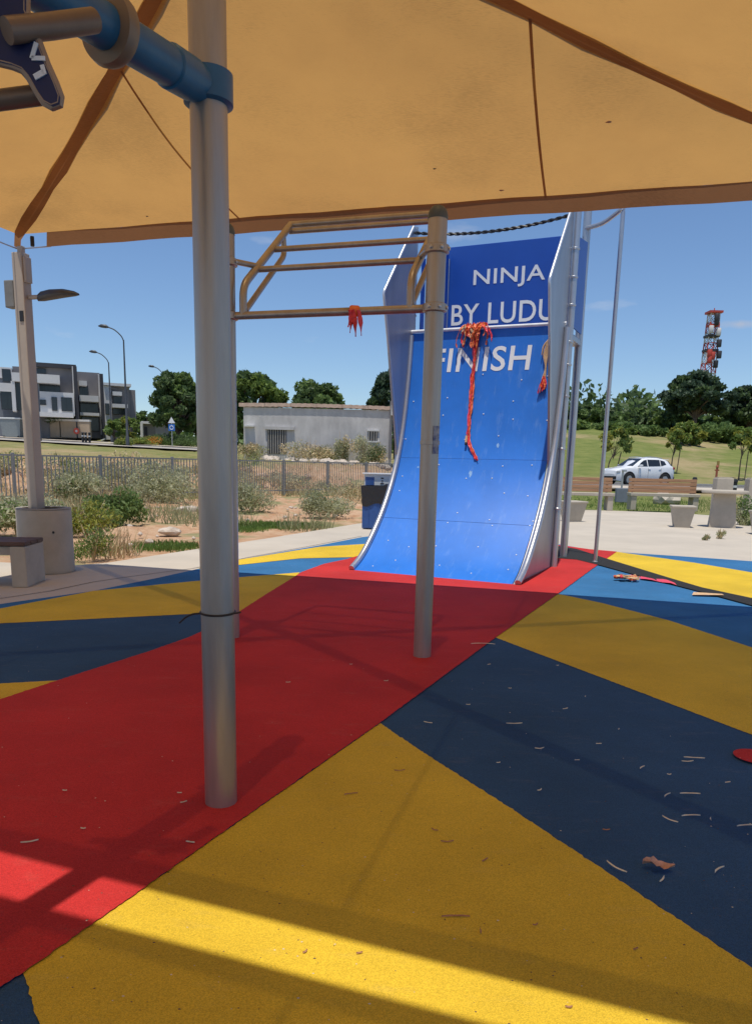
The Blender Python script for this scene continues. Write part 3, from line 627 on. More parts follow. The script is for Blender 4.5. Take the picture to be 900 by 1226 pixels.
E3 = A3 + bd * 1.95; MB().tube([(E3.x, E3.y, 0), (E3.x, E3.y, 2.9)], .055, 24).build('post', POSTM, t, True)
# black cable tie with a loose tail
zt = .70; t2 = thing('cable_tie', 'black cable tie strapped round the foreground post with a loose tail', 'cable tie', (Ap.x, Ap.y, zt))
MB().tube([(.0572 * math.cos(a), .0572 * math.sin(a), .002 * math.sin(a)) for a in np.linspace(0, 6.283, 25)[:-1]], .0038, 6, closed=True).build('strap', BLACK, t2)
MB().tube(smooth_path([(-.052, -.03, 0), (-.075, -.035, -.002), (-.10, -.03, -.014), (-.122, -.03, -.034)], 4), .0032, 6).build('tail', BLACK, t2)
MB().tube([(.05, -.03, 0), (.082, -.022, .006)], .0030, 6).build('stub', BLACK, t2)

# navy panel and its pipes, upper left
Yp = 1.72; t = thing('hanging_panel', 'navy panel with white lettering hanging beside the blue beam, cut off by the corner', 'panel', AtY(20, 60, Yp))
out = [(-90, -60), (34, -60), (31, -8), (31, 14), (44, 46), (56, 78), (66, 100), (72, 116), (71, 124), (63, 127), (54, 122), (46, 110), (36, 92), (28, 83), (16, 78), (0, 74), (-90, 55)]
MB().prism([AtY(x, y, Yp) for x, y in out], (0, .018, 0)).build('board', NAVY, t, True)
MB().tube([AtY(x, y, Yp + .009) for x, y in out], .0095, 8, closed=True).build('edge_trim', mat('tan trim', (.34, .24, .17), .5, .2), t, True)
def stroke(mb, pts, w):
    for a, b in zip(pts, pts[1:]):
        a = AtY(*a, Yp - .004); b = AtY(*b, Yp - .004); d = (b - a).normalized(); n = Vector((-d.z, 0, d.x)) * w
        a = a - d * w * .8; b = b + d * w * .8
        mb.prism([a - n, b - n, b + n, a + n], (0, .003, 0))
mb = MB(); stroke(mb, [(42.5, 52), (38.2, 67)], .0042); mb.build('letter', WHITE, t, True)
mb = MB(); stroke(mb, [(39.5, 68.8), (51.5, 69)], .0042); mb.build('letter', WHITE, t, True)
mb = MB(); stroke(mb, [(50.5, 79), (52.5, 86)], .0042); stroke(mb, [(50, 86.5), (43, 90.5)], .0055); mb.build('letter', WHITE, t, True)
MB().tube([AtY(8, 36, Yp - .03), AtY(60, 31, Yp + .03), AtY(112, 24, Yp + .12)], .024, 16).build('pipe', BRONZE, t, True)
MB().tube([AtY(-90, 131, Yp + .06), AtY(50, 113, Yp + .06)], .020, 14).build('pipe', BRONZE, t, True)

# ------------------------------------------------------------------ warped wall
WW = 1.873
t = thing('warped_wall', 'tall blue curved running wall with grey sides, lettered sign on top and FINISH on its face', 'warped wall', (-.293, 8.396, .02), R(-25))
prof = smooth_path([(u, z, 0) for u, z in ((0, 0), (.22, .10), (.44, .26), (.72, .52), (.96, .81), (1.16, 1.14), (1.31, 1.52), (1.42, 1.97), (1.49, 2.40), (1.53, 2.77))], 5)
PR = [(p.x, p.y) for p in prof]
def u_at(z):
    for (u0, z0), (u1, z1) in zip(PR, PR[1:]):
        if z0 <= z <= z1: return u0 + (u1 - u0) * (z - z0) / (z1 - z0)
    return PR[-1][0]
def cut(z0, z1):
    return [(u_at(z0), z0)] + [p for p in PR if z0 + .004 < p[1] < z1 - .004] + [(u_at(z1), z1)]
for (z0, z1) in ((0.0, .548), (.551, 1.258), (1.261, 2.765)):
    pr = cut(z0, z1); mb = MB(); vs = []
    for (u, z) in pr: vs += [(.02, u, z), (WW - .02, u, z), (.02, u + .022, z - .006), (WW - .02, u + .022, z - .006)]
    N = len(pr); fs = []
    for i in range(N - 1):
        a = 4 * i; b = a + 4
        fs += [(a, a + 1, b + 1, b), (a + 2, b + 2, b + 3, a + 3), (a, b, b + 2, a + 2), (a + 1, a + 3, b + 3, b + 1)]
    fs += [(0, 2, 3, 1), (4 * N - 4, 4 * N - 3, 4 * N - 1, 4 * N - 2)]
    mb.add(vs, fs, True); o = mb.build('ramp_panel', BLUEP, t)
    md = o.modifiers.new('es', 'EDGE_SPLIT'); md.split_angle = R(40)
# bolt heads, scuffs
mb = MB(); rg = random.Random(2)
def face_frame(z):
    u = u_at(z); d = Vector((0, u_at(min(2.76, z + .02)) - u_at(max(0, z - .02)), min(2.76, z + .02) - max(0, z - .02))).normalized(); return u, Vector((0, -d.z, d.y))
for zz in (.09, .30, .50, .60, .84, 1.02, 1.21, 1.31, 1.52, 1.75, 1.98, 2.2):
    for k in range(5):
        x = .12 + (WW - .24) * k / 4 + rg.uniform(-.11, .11)
        if rg.random() < .22: continue
        z = zz + rg.uniform(-.05, .05); u, nr = face_frame(z)
        mb.lathe([(.0085, 0), (.0085, .003), (.005, .006)], Vector((x, u, z)), 8, nr.to_track_quat('Z', 'Y').to_matrix())
mb.build('bolt_heads', mat('bright bolt', (.75, .78, .80), .3, .3), t, kind='stuff')
for (px_, z, w, h) in ((.98, 1.09, .05, .10), (1.25, 1.42, .035, .07), (.62, .72, .03, .05), (.3, 1.15, .03, .03)):
    u, nr = face_frame(z); mb = MB(); q = nr.to_track_quat('Z', 'Y').to_matrix(); rr = random.Random(int(px_ * 100))
    mb.add([q @ Vector((w * .5 * math.cos(a) * rr.uniform(.5, 1.1), h * .5 * math.sin(a) * rr.uniform(.5, 1.1), .0012)) + Vector((px_, u, z)) for a in np.linspace(0, 6.283, 15)[:-1]], [tuple(range(14))])
    mb.build('scuff', mat('pale scuff', (.20, .38, .68), .6), t)
# side plates, rails
curve = [(u + .004, z) for (u, z) in PR if z < 1.22]
for s, e0 in ((0, -.012), (1, WW - .012)):
    pl = [(e0, u, z) for (u, z) in curve] + [(e0, .72, 3.02), (e0, .70, 3.08), (e0, 1.50, 3.98), (e0, 1.60, 3.98), (e0, 1.60, 0)]
    MB().prism(pl, (.024, 0, 0)).build('side_plate', PLATE, t)
    mb = MB(); ed = [(e0 + .012, 1.235, 1.30), (e0 + .012, .72, 3.0), (e0 + .012, .695, 3.07), (e0 + .012, .72, 3.11), (e0 + .012, 1.505, 3.985)]
    mb.tube(ed, .016, 10); mb.build('plate_edge', mat('bright edge trim', (.66, .67, .70), .3, .5, var=.05), t)
    eo = -.045 if s == 0 else WW + .042
    MB().tube([(eo if s else .012, u - .012, z + .018) for (u, z) in PR if z < 2.74], .034, 14).build('edge_rail', STEEL, t)
    MB().tube([(eo, 1.66, 0), (eo, 1.66, 4.02)], .042, 18).build('post', STEEL, t)
    mb = MB()
    for z in (.7, 1.4, 2.0, 2.35, 2.6, 3.0, 3.3, 3.6): mb.lathe([(.046, -.012), (.05, -.008), (.05, .008), (.046, .012)], (eo, 1.66, z), 18)
    mb.build('post_rings', STEEL, t, kind='stuff')
for s, eo in ((0, -.03), (1, WW - .07)):
    MB().tube([(eo, 2.79, 0), (eo, 2.79, 4.5 if s else 4.0)], .05, 18).build('post', STEEL, t)
    MB().tube([(eo + (.05 if s == 0 else -.02), 2.70, 2.9), (eo + (.05 if s == 0 else -.02), 2.70, 3.9)], .016, 10).build('sign_clamp_rail', STEEL, t)
    MB().tube([(eo, 1.66, 2.76), (eo, 2.79, 2.78)], .03, 12).build('side_beam', STEEL, t)
    # side guard board, slotted towards the front on the left
    if s == 0:
        for (u0, u1) in ((1.74, 1.84), (1.90, 1.99), (2.06, 2.66)):
            MB().prism([(0.02, u0, 2.84), (0.02, u1, 2.84), (0.02, u1, 3.66 + (u1 - 1.7) * .3), (0.02, u0, 3.66 + (u0 - 1.7) * .3)], (.016, 0, 0)).build('guard_board', SIGNB, t)
    else:
        MB().prism([(WW - .03, 1.76, 2.84), (WW - .03, 2.64, 2.84), (WW - .03, 2.64, 3.92), (WW - .03, 1.76, 3.80)], (.016, 0, 0)).build('guard_board', SIGNB, t)
MB().tube([(-.03, 1.515, 2.785), (WW + .03, 1.515, 2.785)], .019, 12).build('top_bar', mat('white coated bar', (.78, .78, .78), .35), t)
MB().box((WW / 2, 2.16, 2.74), (WW - .06, 1.22, .05)).build('platform', PLATE, t)
MB().box((WW / 2 - .08, 2.725, 3.465), (1.74, .02, 1.17), bev=.006).build('sign_board', SIGNB, t)
def plane_text(body, x0, x1, z0, z1, y, name='lettering', bold=.010, sp=1.0):
    V, Fs = text_mesh(body, sp, bold); mb = MB(); vs = [(x0 + a * (x1 - x0), y, z0 + b * (z1 - z0)) for a, b in V]; mb.add(vs, Fs); return mb.build(name, WHITE, t, label='white word ' + body)
plane_text('NINJA', .375, 1.335, 3.487, 3.735, 2.711, sp=1.05)
plane_text('BY LUDUS', .085, 1.66, 3.045, 3.315, 2.711, sp=1.05)
V, Fs = text_mesh('FINISH', 1.05, .012); mb = MB(); vs = []
for a, b in V:
    z = 2.285 + b * .285; vs.append((.30 + a * 1.215 + b * .014, u_at(z) - .003, z))
mb.add(vs, Fs); mb.build('lettering', WHITE, t, label='white word FINISH')
# black twisted rope across the top
mb = MB()
for ph in (0, math.pi):
    pts = []
    for k in range(61):
        f = k / 60; pts.append((.0 + WW * f, 1.52 + .010 * math.cos(ph + f * 70), 3.92 - .08 * 4 * f * (1 - f) + .010 * math.sin(ph + f * 70)))
    mb.tube(pts, .0115, 6)
mb.build('rope', BLACK, t)
MB().tube(fillet([(WW - .07, 2.76, 4.12), (WW - .07 + .22, 2.62, 4.11), (WW + .36, 2.50, 4.20), (WW + .41, 2.44, 4.20)], .1), .026, 12).build('pole_bracket', STEEL, t)
tp = t
# fireman's pole
fp = G(712, 675); t = thing('slide_pole', 'thin grey vertical pole to the right of the blue wall, hooked to its rear post', 'pole', (fp.x, fp.y, .02))
mt = matof(tp); topq = mt @ Vector((WW + .41, 2.44, 4.20))
MB().tube(smooth_path([(fp.x, fp.y, 0), (fp.x, fp.y, 2.0), (fp.x, fp.y, 4.0), (fp.x - .01, fp.y, 4.19)], 4), .026, 14).build('pole', STEEL, t, True)
MB().lathe([(.034, 0), (.034, .010), (.027, .014)], (0, 0, .002), 18).build('foot_plate', STEEL, t)

# ribbons on the wall
def onface(e, z, off=.02): u, nr = face_frame(min(z, 2.74)); q = mt @ (Vector((e, u, z)) + nr * off); return q
o0 = mt @ Vector((.84, 1.49, 2.79)); t = thing('ribbon_bundle', 'long orange and red ribbons draped over the white bar and hanging down the blue wall', 'ribbon', o0)
rg = random.Random(11)
for k in range(22):
    e0 = rg.uniform(.68, .99); w = rg.uniform(-.10, .10); l = rg.uniform(.06, .24)
    p = [mt @ Vector((e0 - w * .4, 1.56, 2.75)), mt @ Vector((e0, 1.515, 2.822 + rg.uniform(0, .02))), mt @ Vector((e0 + w * .5, 1.465, 2.78)), mt @ Vector((e0 + w, 1.455, 2.79 - l * .6)), mt @ Vector((e0 + w + rg.uniform(-.03, .03), 1.445, 2.79 - l))]
    pp = smooth_path(p, 4); MB().tape(pp, rg.uniform(.009, .017), .002, rg.uniform(-.25, .25)).build('strand', [ORANGE, RED, ORANGE, STRAW, ORANGE][k % 5], t, True)
for k, (path, m, r) in enumerate([
    ([(.83, 2.80), (.85, 2.66), (.86, 2.5), (.845, 2.3), (.86, 2.1), (.865, 1.9), (.87, 1.66), (.90, 1.45), (.99, 1.30), (1.045, 1.235)], RED, .016),
    ([(.80, 2.80), (.82, 2.62), (.845, 2.4), (.83, 2.2), (.85, 2.0), (.855, 1.80), (.86, 1.6), (.865, 1.50)], PINK, .014),
    ([(.88, 2.80), (.875, 2.6), (.85, 2.42), (.855, 2.25), (.84, 2.05), (.85, 1.86)], ORANGE, .012),
    ([(.76, 2.79), (.72, 2.68), (.705, 2.56)], RED, .013), ([(.95, 2.79), (.99, 2.7), (.985, 2.58)], ORANGE, .013)]):
    pp = smooth_path([onface(e, z, .022 + .004 * k) for e, z in path], 5); n = len(pp)
    MB().tape(pp, r * 1.15, .003, .10 + .05 * k).build('strand', m, t, True); MB().tape([p + Vector((.008, -.006, 0)) for p in pp[:-3]], r * .8, .003, -.13).build('strand', [ORANGE, PINK, RED][k % 3], t, True)
pp = [onface(.86, 1.52, .03), onface(.865, 1.44, .03)]; MB().tube(pp, .014, 8).build('rope_end', STRAW, t, True)
MB().tube([onface(.865, 1.44, .03), onface(.866, 1.415, .03)], .015, 8).build('rope_tip', BLACK, t, True)
t = thing('frayed_rope', 'short frayed straw rope with orange tip hanging at the right edge of the blue wall', 'rope', onface(1.70, 2.7))
for k in range(5):
    pp = smooth_path([onface(1.735 + .006 * k, 2.74, .03 + .004 * k), onface(1.725, 2.62, .035), onface(1.70 + .01 * (k - 2), 2.45, .03), onface(1.715, 2.3, .03), onface(1.705 + .008 * (k - 2), 2.17, .03)], 4)
    MB().tube(pp, .010, 6).build('strand', STRAW, t, True)
for k in range(5):
    pp = [onface(1.71, 2.2, .04), onface(1.705 + .018 * (k - 2), 2.1, .04), onface(1.70 + .022 * (k - 2), 2.0 + .015 * k, .035)]
    MB().tape(smooth_path(pp, 3), .014, .003, .2 * (k - 2)).build('tassel', ORANGE if k % 2 else RED, t, True)
pp = smooth_path([onface(1.72, 2.6, .03), onface(1.67, 2.54, .03), onface(1.655, 2.44, .03)], 3); MB().tube(pp, [.014, .013, .012, .011, .01, .008, .006], 6).build('strand', STRAW, t, True)

# ------------------------------------------------------------------ left: concrete bin, bench
c = G(49, 689); t = thing('concrete_bin', 'round pale concrete litter bin with a dark bolt hole, beside the end of the bench', 'bin', (c.x - .055, c.y + .28, .0))
MB().lathe([(.262, 0), (.272, .010), (.274, .03), (.268, .640), (.266, .652), (.262, .656), (.210, .656), (.206, .650), (.205, .30)], (0, 0, 0), 48).build('body', CONC, t)
MB().lathe([(.203, .60), (.20, .605)], (0, 0, 0), 32).build('liner', BLACK, t)
MB().lathe([(.262, .6562), (.268, .659), (.268, .668), (.262, .672), (.215, .672), (.209, .668), (.209, .659), (.215, .6562)], (0, 0, 0), 48).build('rim', mat('grey rim band', (.30, .27, .23), .8), t)
MB().lathe([(.013, 0), (.013, .003), (.009, .004)], (.18, -.212, .435), 12, Matrix.Rotation(R(90), 3, 'X') @ Matrix.Rotation(0, 3, 'Z')).build('bolt_hole', BLACK, t)
c = G(36, 702); t = thing('concrete_bench', 'concrete bench with a dark brown seat board at the left edge of the frame', 'bench', (c.x - .07, c.y + .14, 0), R(4))
MB().box((0, 0, .19), (.14, .46, .38), bev=.012).build('leg', CONC, t); MB().box((-1.5, 0, .19), (.14, .46, .38), bev=.012).build('leg', CONC, t)
MB().box((-.75, 0, .335), (1.36, .40, .08), bev=.01).build('beam', CONC, t)
for k in range(3): MB().box((-.76, -.158 + .158 * k, .402), (1.66, .148, .04), bev=.01).build('seat_board', DKWOOD, t)

# ------------------------------------------------------------------ blue litter bin and notice behind the wall
c = G(437, 634); t = thing('litter_bin', 'blue metal litter bin with black bag over its rim, half hidden by blue wall', 'bin', (c.x + .28, c.y + .2, 0), R(-12))
MB().box((0, 0, .38), (.62, .42, .72), bev=.015).build('body', BINBL, t)
for x in (-.18, .02, .2): MB().box((x, -.214, .30), (.012, .008, .5)).build('rib', BINBL, t)
mb = MB(); vs = []; n = 40
for j, (z, o) in enumerate(((.45, .012), (.5, .022), (.60, .018), (.72, .030), (.80, .03), (.80, -.02))):
    for k in range(n):
        a = 2 * math.pi * k / n; x = max(-1, min(1, 1.35 * math.cos(a))) * (.31 + o); y = max(-1, min(1, 1.35 * math.sin(a))) * (.21 + o)
        vs.append((x + .006 * math.sin(k * 2.1 + j), y + .006 * math.cos(k * 1.7 + j * 2), z + (.035 * math.sin(k * .9) if j < 2 else .03 * (x > .1) * j * .3)))
mb.add(vs, [(j * n + k, j * n + (k + 1) % n, (j + 1) * n + (k + 1) % n, (j + 1) * n + k) for j in range(5) for k in range(n)], True).build('bag', BAG, t)
t2 = thing('notice_box', 'off white notice box with a blue square standing just behind the blue litter bin', 'notice', (c.x + .26, c.y + .62, 0), R(-12))
MB().box((0, 0, .50), (.60, .12, 1.0), bev=.008).build('panel', SIGNW, t2)
MB().box((0, -.005, 1.012), (.66, .17, .025), bev=.004).build('top', WHITE, t2)
MB().box((-.19, -.063, .86), (.17, .006, .17)).build('blue_square', BINBL, t2)
for z, w in ((.93, .05), (.88, .03), (.83, .07)): MB().box((.05, -.063, z), (w, .006, .022)).build('printed_mark', HDARK, t2)

# ------------------------------------------------------------------ right: benches, tables, stools
def bench(loc, rz, label):
    t = thing('park_bench', label, 'bench', loc, rz, 'wood backed concrete benches along the plaza edge')
    for s in (-1, 1):
        MB().box((s * .92, .02, .21), (.16, .46, .42), bev=.012).build('leg', CONC, t)
        MB().box((s * .88, .21, .66), (.055, .05, .50), bev=.006).build('back_post', LAMPG, t)
    MB().box((0, 0, .465), (2.06, .48, .09), bev=.012).build('seat', CONC, t)
    for k in range(4): MB().box((0, .165, .575 + .108 * k), (2.04, .036, .094), bev=.007).build('slat', WOOD, t)
    return t
p1 = G(792, 611); p0 = G(690, 610)
b1 = bench((p1.x, p1.y, 0), R(-3), 'concrete bench with tan wooden slat backrest in front of the parked white car')
b0 = copy_tree(b1, (p0.x, p0.y, 0), R(-3), 'concrete bench with tan wooden slat backrest seen behind the steel posts of the wall')
def stool(loc, rz, label, k=1.0):
    t = thing('concrete_stool', label, 'stool', loc, rz, 'tapered concrete stools on the plaza')
    mb = MB(); w, b, h = .23 * k, .155 * k, .42
    mb.add([(-b, -b, 0), (b, -b, 0), (b, b, 0), (-b, b, 0), (-w, -w, h), (w, -w, h), (w, w, h), (-w, w, h)], [(3, 2, 1, 0), (0, 1, 5, 4), (1, 2, 6, 5), (2, 3, 7, 6), (3, 0, 4, 7), (4, 5, 6, 7)]); mb.build('base', CONC, t)
    MB().box((0, 0, h + .022), (.50 * k, .50 * k, .045), bev=.014).build('seat', CONC, t); return t
s1 = stool((G(815, 631).x, G(815, 631).y, 0), R(-14), 'tapered square concrete stool just left of the round table')
q = G(913, 640); copy_tree(s1, (q.x, q.y, 0), R(-10), 'concrete stool cut off by the right edge of the frame')
q = G(684, 624); copy_tree(s1, (q.x, q.y, 0), R(20), 'concrete stool standing behind the grey steel posts of the blue wall')
def table(loc, label):
    t = thing('round_table', label, 'table', loc, R(-20), 'round concrete tables on the plaza')
    MB().lathe([(.40, .73), (.455, .735), (.475, .75), (.475, .79), (.465, .802), (.40, .806)], (0, 0, 0), 48).build('tabletop', CONC, t)
    mb = MB(); w, b, h = .21, .27, .728
    mb.add([(-b, -b, 0), (b, -b, 0), (b, b, 0), (-b, b, 0), (-w, -w, h), (w, -w, h), (w, w, h), (-w, w, h)], [(3, 2, 1, 0), (0, 1, 5, 4), (1, 2, 6, 5), (2, 3, 7, 6), (3, 0, 4, 7), (4, 5, 6, 7)]); mb.build('pedestal', CONC, t); return t
q = G(863, 631); t1 = table((q.x, q.y, 0), 'round concrete table on a tapered pedestal with its shadow under it')
q = G(946, 622); copy_tree(t1, (q.x, q.y, 0), None, 'second round concrete table, mostly beyond the right edge of the frame')
for (px, y, lab) in ((867.5, 19.6, 'square grey concrete planter block rising behind the round table'), (906, 19.8, 'square grey concrete planter block at the right edge of the frame')):
    g = onground(px, y); t = thing('concrete_block', lab, 'planter', (g.x, g.y, 0), R(-8), 'concrete blocks at the plaza edge')
    MB().box((0, 0, .52), (.40, .40, 1.04), bev=.018).build('body', CONC, t); MB().box((0, 0, 1.052), (.33, .33, .022), bev=.005).build('top_slab', CONC, t)
# low grey wall piece and bollards by the road
def bollard(px, y, h, lab, m=BLACK):
    g = onground(px, y); t = thing('bollard', lab, 'bollard', (g.x, g.y, g.z), 0, 'bollards between plaza and road')
    MB().lathe([(.075, 0), (.075, h - .12), (.085, h - .11), (.085, h - .06), (.06, h), (.01, h + .01)], (0, 0, 0), 16).build('post', m, t)
    MB().lathe([(.079, h - .30), (.079, h - .22)], (0, 0, 0), 16).build('band', SIGNW, t)
bollard(833, 27, .95, 'short black bollard with pale band right of the wooden bench')
bollard(882, 27, .92, 'short black bollard with pale band behind the round table')
g = onground(746, 27); t = thing('water_tap_post', 'slim grey standpipe with a boxed base between the two benches', 'standpipe', (g.x, g.y, g.z))
MB().tube([(0, 0, 0), (0, 0, 1.15)], .035, 10).build('pipe', STEEL, t); MB().box((.02, 0, .26), (.42, .22, .50), bev=.02).build('base_box', HBLUE, t); MB().box((.03, -.04, 1.12), (.16, .08, .07), bev=.01).build('tap_head', STEEL, t)
g = T(857, 573, 30); t = thing('hydrant', 'red brown fire hydrant at the foot of the grass slope', 'hydrant', g)
MB().lathe([(.12, 0), (.12, .06), (.07, .08), (.07, .72), (.10, .74), (.10, .80), (.05, .9)], (0, 0, 0), 14).build('barrel', mat('hydrant red', (.33, .09, .05), .6), t)
MB().tube([(-.14, 0, .56), (.14, 0, .56)], .045, 10).build('outlet', MATS['hydrant red'], t); MB().box((.03, 0, 1.0), (.16, .06, .32), bev=.01).build('marker', mat('ochre marker', (.30, .20, .05), .6), t)

# road strip following the slope on the right
def strip(name, xs, f0, f1, dz, m, th=0):
    vs = []; 
    for x in xs:
        for f in (f0, f1): y = f(x); vs.append((x, y, terr(x, y) + dz))
    MB().add(vs, [(2 * i, 2 * i + 2, 2 * i + 3, 2 * i + 1) for i in range(len(xs) - 1)]).build(name, m, kind='structure')
xs = list(np.linspace(6.5, 120, 50))
strip('road', xs, lambda x: 37.5, lambda x: 45.0, .07, ASPH)
strip('pavement_strip', xs, lambda x: 34.6, lambda x: 37.4, .12, PAVE)
mb = MB()
for x0, x1 in zip(xs, xs[1:]):
    for y in (37.45, 45.1): mb.prism([(x0, y, terr(x0, y) - .1), (x1, y, terr(x1, y) - .1), (x1, y, terr(x1, y) + .17), (x0, y, terr(x0, y) + .17)], (0, .14, 0))
mb.build('kerb', KERB, kind='structure')
strip('verge_path', xs, lambda x: 45.3, lambda x: 47.2, .10, mat('tan gravel path', (.42, .31, .22), .95, 0, var=.12, scale=2))

# ------------------------------------------------------------------ parked white car
def car(loc, rz):
    t = thing('parked_car', 'white compact crossover car parked on the road below the grass slope', 'car', loc, rz)
    # stations along x: (x, belt z, roof z, half width belt, half width roof, sill z)
    st = [(-2.10, .62, .62, .55, .50, .34), (-2.05, .80, .80, .70, .62, .28), (-1.85, .90, .90, .82, .72, .24), (-1.3, .98, .99, .88, .76, .22), (-1.05, 1.01, 1.05, .885, .74, .22),
          (-.55, 1.03, 1.36, .89, .66, .22), (-.2, 1.04, 1.52, .89, .63, .22), (.3, 1.05, 1.575, .89, .63, .22), (.8, 1.06, 1.57, .89, .63, .22), (1.3, 1.08, 1.50, .89, .62, .22),
          (1.62, 1.10, 1.42, .88, .60, .24), (1.86, 1.09, 1.20, .84, .62, .28), (2.02, 1.02, 1.05, .78, .62, .34), (2.06, .70, .72, .72, .62, .40)]
    def ring(x, b, rf, wb, wr, si):
        return [(x, -wb * .94, si), (x, -wb, si + (b - si) * .35), (x, -wb * .985, b - .09), (x, -wb * .95, b), (x, -wr - .015, rf - .05), (x, -wr + .07, rf), (x, 0, rf + .018),
                (x, wr - .07, rf), (x, wr + .015, rf - .05), (x, wb * .95, b), (x, wb * .985, b - .09), (x, wb, si + (b - si) * .35), (x, wb * .94, si)]
    vs = []; fs = []; n = 13
    for s in st: vs += ring(*s)
    for i in range(len(st) - 1):
        for k in range(n): fs.append((i * n + k, i * n + (k + 1) % n, (i + 1) * n + (k + 1) % n, (i + 1) * n + k))
    mb = MB(); mb.add(vs, fs, True); mb.add(vs[:n], [tuple(range(n))]); mb.add(vs[-n:], [tuple(range(n))]); o = mb.build('body', CARW, t)
    md = o.modifiers.new('es', 'EDGE_SPLIT'); md.split_angle = R(38)
    def pane(name, pts, side):
        # pts in (x, height fraction from belt to roof) on the side glass
        out = []
        for x, f in pts:
            for a, b in zip(st, st[1:]):
                if a[0] <= x <= b[0]:
                    g = (x - a[0]) / (b[0] - a[0]); B_ = a[1] + (b[1] - a[1]) * g; Rf = a[2] + (b[2] - a[2]) * g; wb = a[3] + (b[3] - a[3]) * g; wr = a[4] + (b[4] - a[4]) * g
            z = B_ + .02 + (Rf - .07 - B_ - .02) * f; y = wb * .95 + (wr + .015 - wb * .95) * ((z - B_) / max(.01, Rf - .05 - B_)); out.append(Vector((x, side * (y + .006), z)))
        MB().prism(out, (0, side * .006, 0)).build(name, GLASS, t)
    for s in (-1, 1):
        pane('side_window', [(-.72, .05), (-.02, .03), (-.02, .93), (-.22, .90), (-.46, .75)], s); pane('side_window', [(.04, .03), (.92, .05), (.92, .93), (.04, .95)], s); pane('quarter_window', [(.98, .05), (1.38, .30), (1.30, .85), (.98, .92)], s)
        for x in (-1.32, 1.28):
            q = Matrix.Rotation(R(90), 3, 'X')
            o = MB().lathe([(.30, -.115), (.335, -.10), (.345, -.06), (.345, .06), (.335, .10), (.30, .115)], (x, s * .80, .345), 28, q).build('wheel', TYRE, t)
            mb = MB(); mb.lathe([(.205, s * -.118), (.215, s * -.10)], (x, s * .80, .345), 24, q)
            for k in range(5):
                a = k * 2 * math.pi / 5; mb.box((x + .11 * math.cos(a), s * .918, .345 + .11 * math.sin(a)), (.21, .012, .045), m=Matrix.Rotation(-a, 3, 'Y'))
            mb.build('rim', mat('alloy rim', (.42, .43, .45), .35, .7), o)
            mb = MB(); m_ = 18; pts = [(x + .42 * math.cos(a), s * .893, max(.235, .345 + .42 * math.sin(a))) for a in np.linspace(-.25, math.pi + .25, m_)]
            mb.tube(pts, .024, 6); mb.prism([(x + .405 * math.cos(a), s * .875, .345 + .405 * math.sin(a)) for a in np.linspace(-.25, math.pi + .25, m_)], (0, s * .017, 0)); mb.build('wheel_arch', BLACK, t)
        MB().box((0, s * .895, .30), (1.9, .03, .12), bev=.01).build('sill', BLACK, t)
        MB().box((-.62, s * .99, 1.10), (.14, .20, .13), bev=.03).build('mirror', CARW, t)
        MB().box((1.93, s * .70, 1.0), (.16, .26, .13), rz=s * -.35, bev=.02).build('tail_light', LAMPR, t)
        MB().box((-1.93, s * .62, .76), (.22, .30, .10), rz=s * .5, bev=.02).build('headlight', mat('headlight lens', (.5, .52, .55), .1, .2), t)
        for x in (.10, .85): MB().box((x, s * .892, .93), (.16, .02, .025), bev=.006).build('door_handle', CARW, t)
        for x in (-.70, .01, .95): MB().box((x, s * .890, .66), (.008, .008, .66)).build('door_gap', HDARK, t)
        MB().tube([(-.3, s * .58, 1.565), (.3, s * .58, 1.62), (1.2, s * .57, 1.55)], .016, 6).build('roof_rail', STEEL, t)
    MB().prism([(-1.0, -.70, 1.075), (-1.0, .70, 1.075), (-.30, .58, 1.50), (-.30, -.58, 1.50)], (-.012, 0, .012)).build('windscreen', GLASS, t)
    MB().prism([(1.70, -.56, 1.375), (1.70, .56, 1.375), (1.875, .62, 1.17), (1.875, -.62, 1.17)], (.014, 0, .014)).build('rear_window', GLASS, t)
    MB().box((2.05, 0, .44), (.10, 1.5, .22), bev=.03).build('rear_bumper', BLACK, t); MB().box((-2.07, 0, .42), (.09, 1.3, .18), bev=.03).build('front_bumper', BLACK, t)
    MB().box((1.6, 0, 1.475), (.24, 1.1, .03), bev=.01).build('spoiler', CARW, t)
    t.scale = (.88, .90, .94)
    return t
g = onground(764, 41.0); car((g.x, g.y, g.z + .07), R(20))

# ------------------------------------------------------------------ picket fence on the left
t = thing('picket_fence', 'grey metal picket fence crossing the rough ground on the left', 'fence', (F0.x, F0.y, 0), math.atan2(FD.y, FD.x))
S0, S1 = -4.0, 16.4
pk = MB().box((0, 0, .63), (.022, .022, 1.18)).build('picket', FENCE, t); first = True
s = S0; bay = 2.55; k = 0
while s < S1:
    if k % 22 == 0:
        MB().box((s, 0, .62), (.07, .07, 1.28), bev=.006).build('fence_post', FENCE, t)
    else:
        o = pk if first else pk.copy()
        if not first: COL.objects.link(o); o.parent = t
        o.location = (s, 0, 0); first = False
    s += .116; k += 1
for z in (.16, 1.20): MB().box(((S0 + S1) / 2, 0, z), (S1 - S0, .034, .04)).build('rail', FENCE, t)

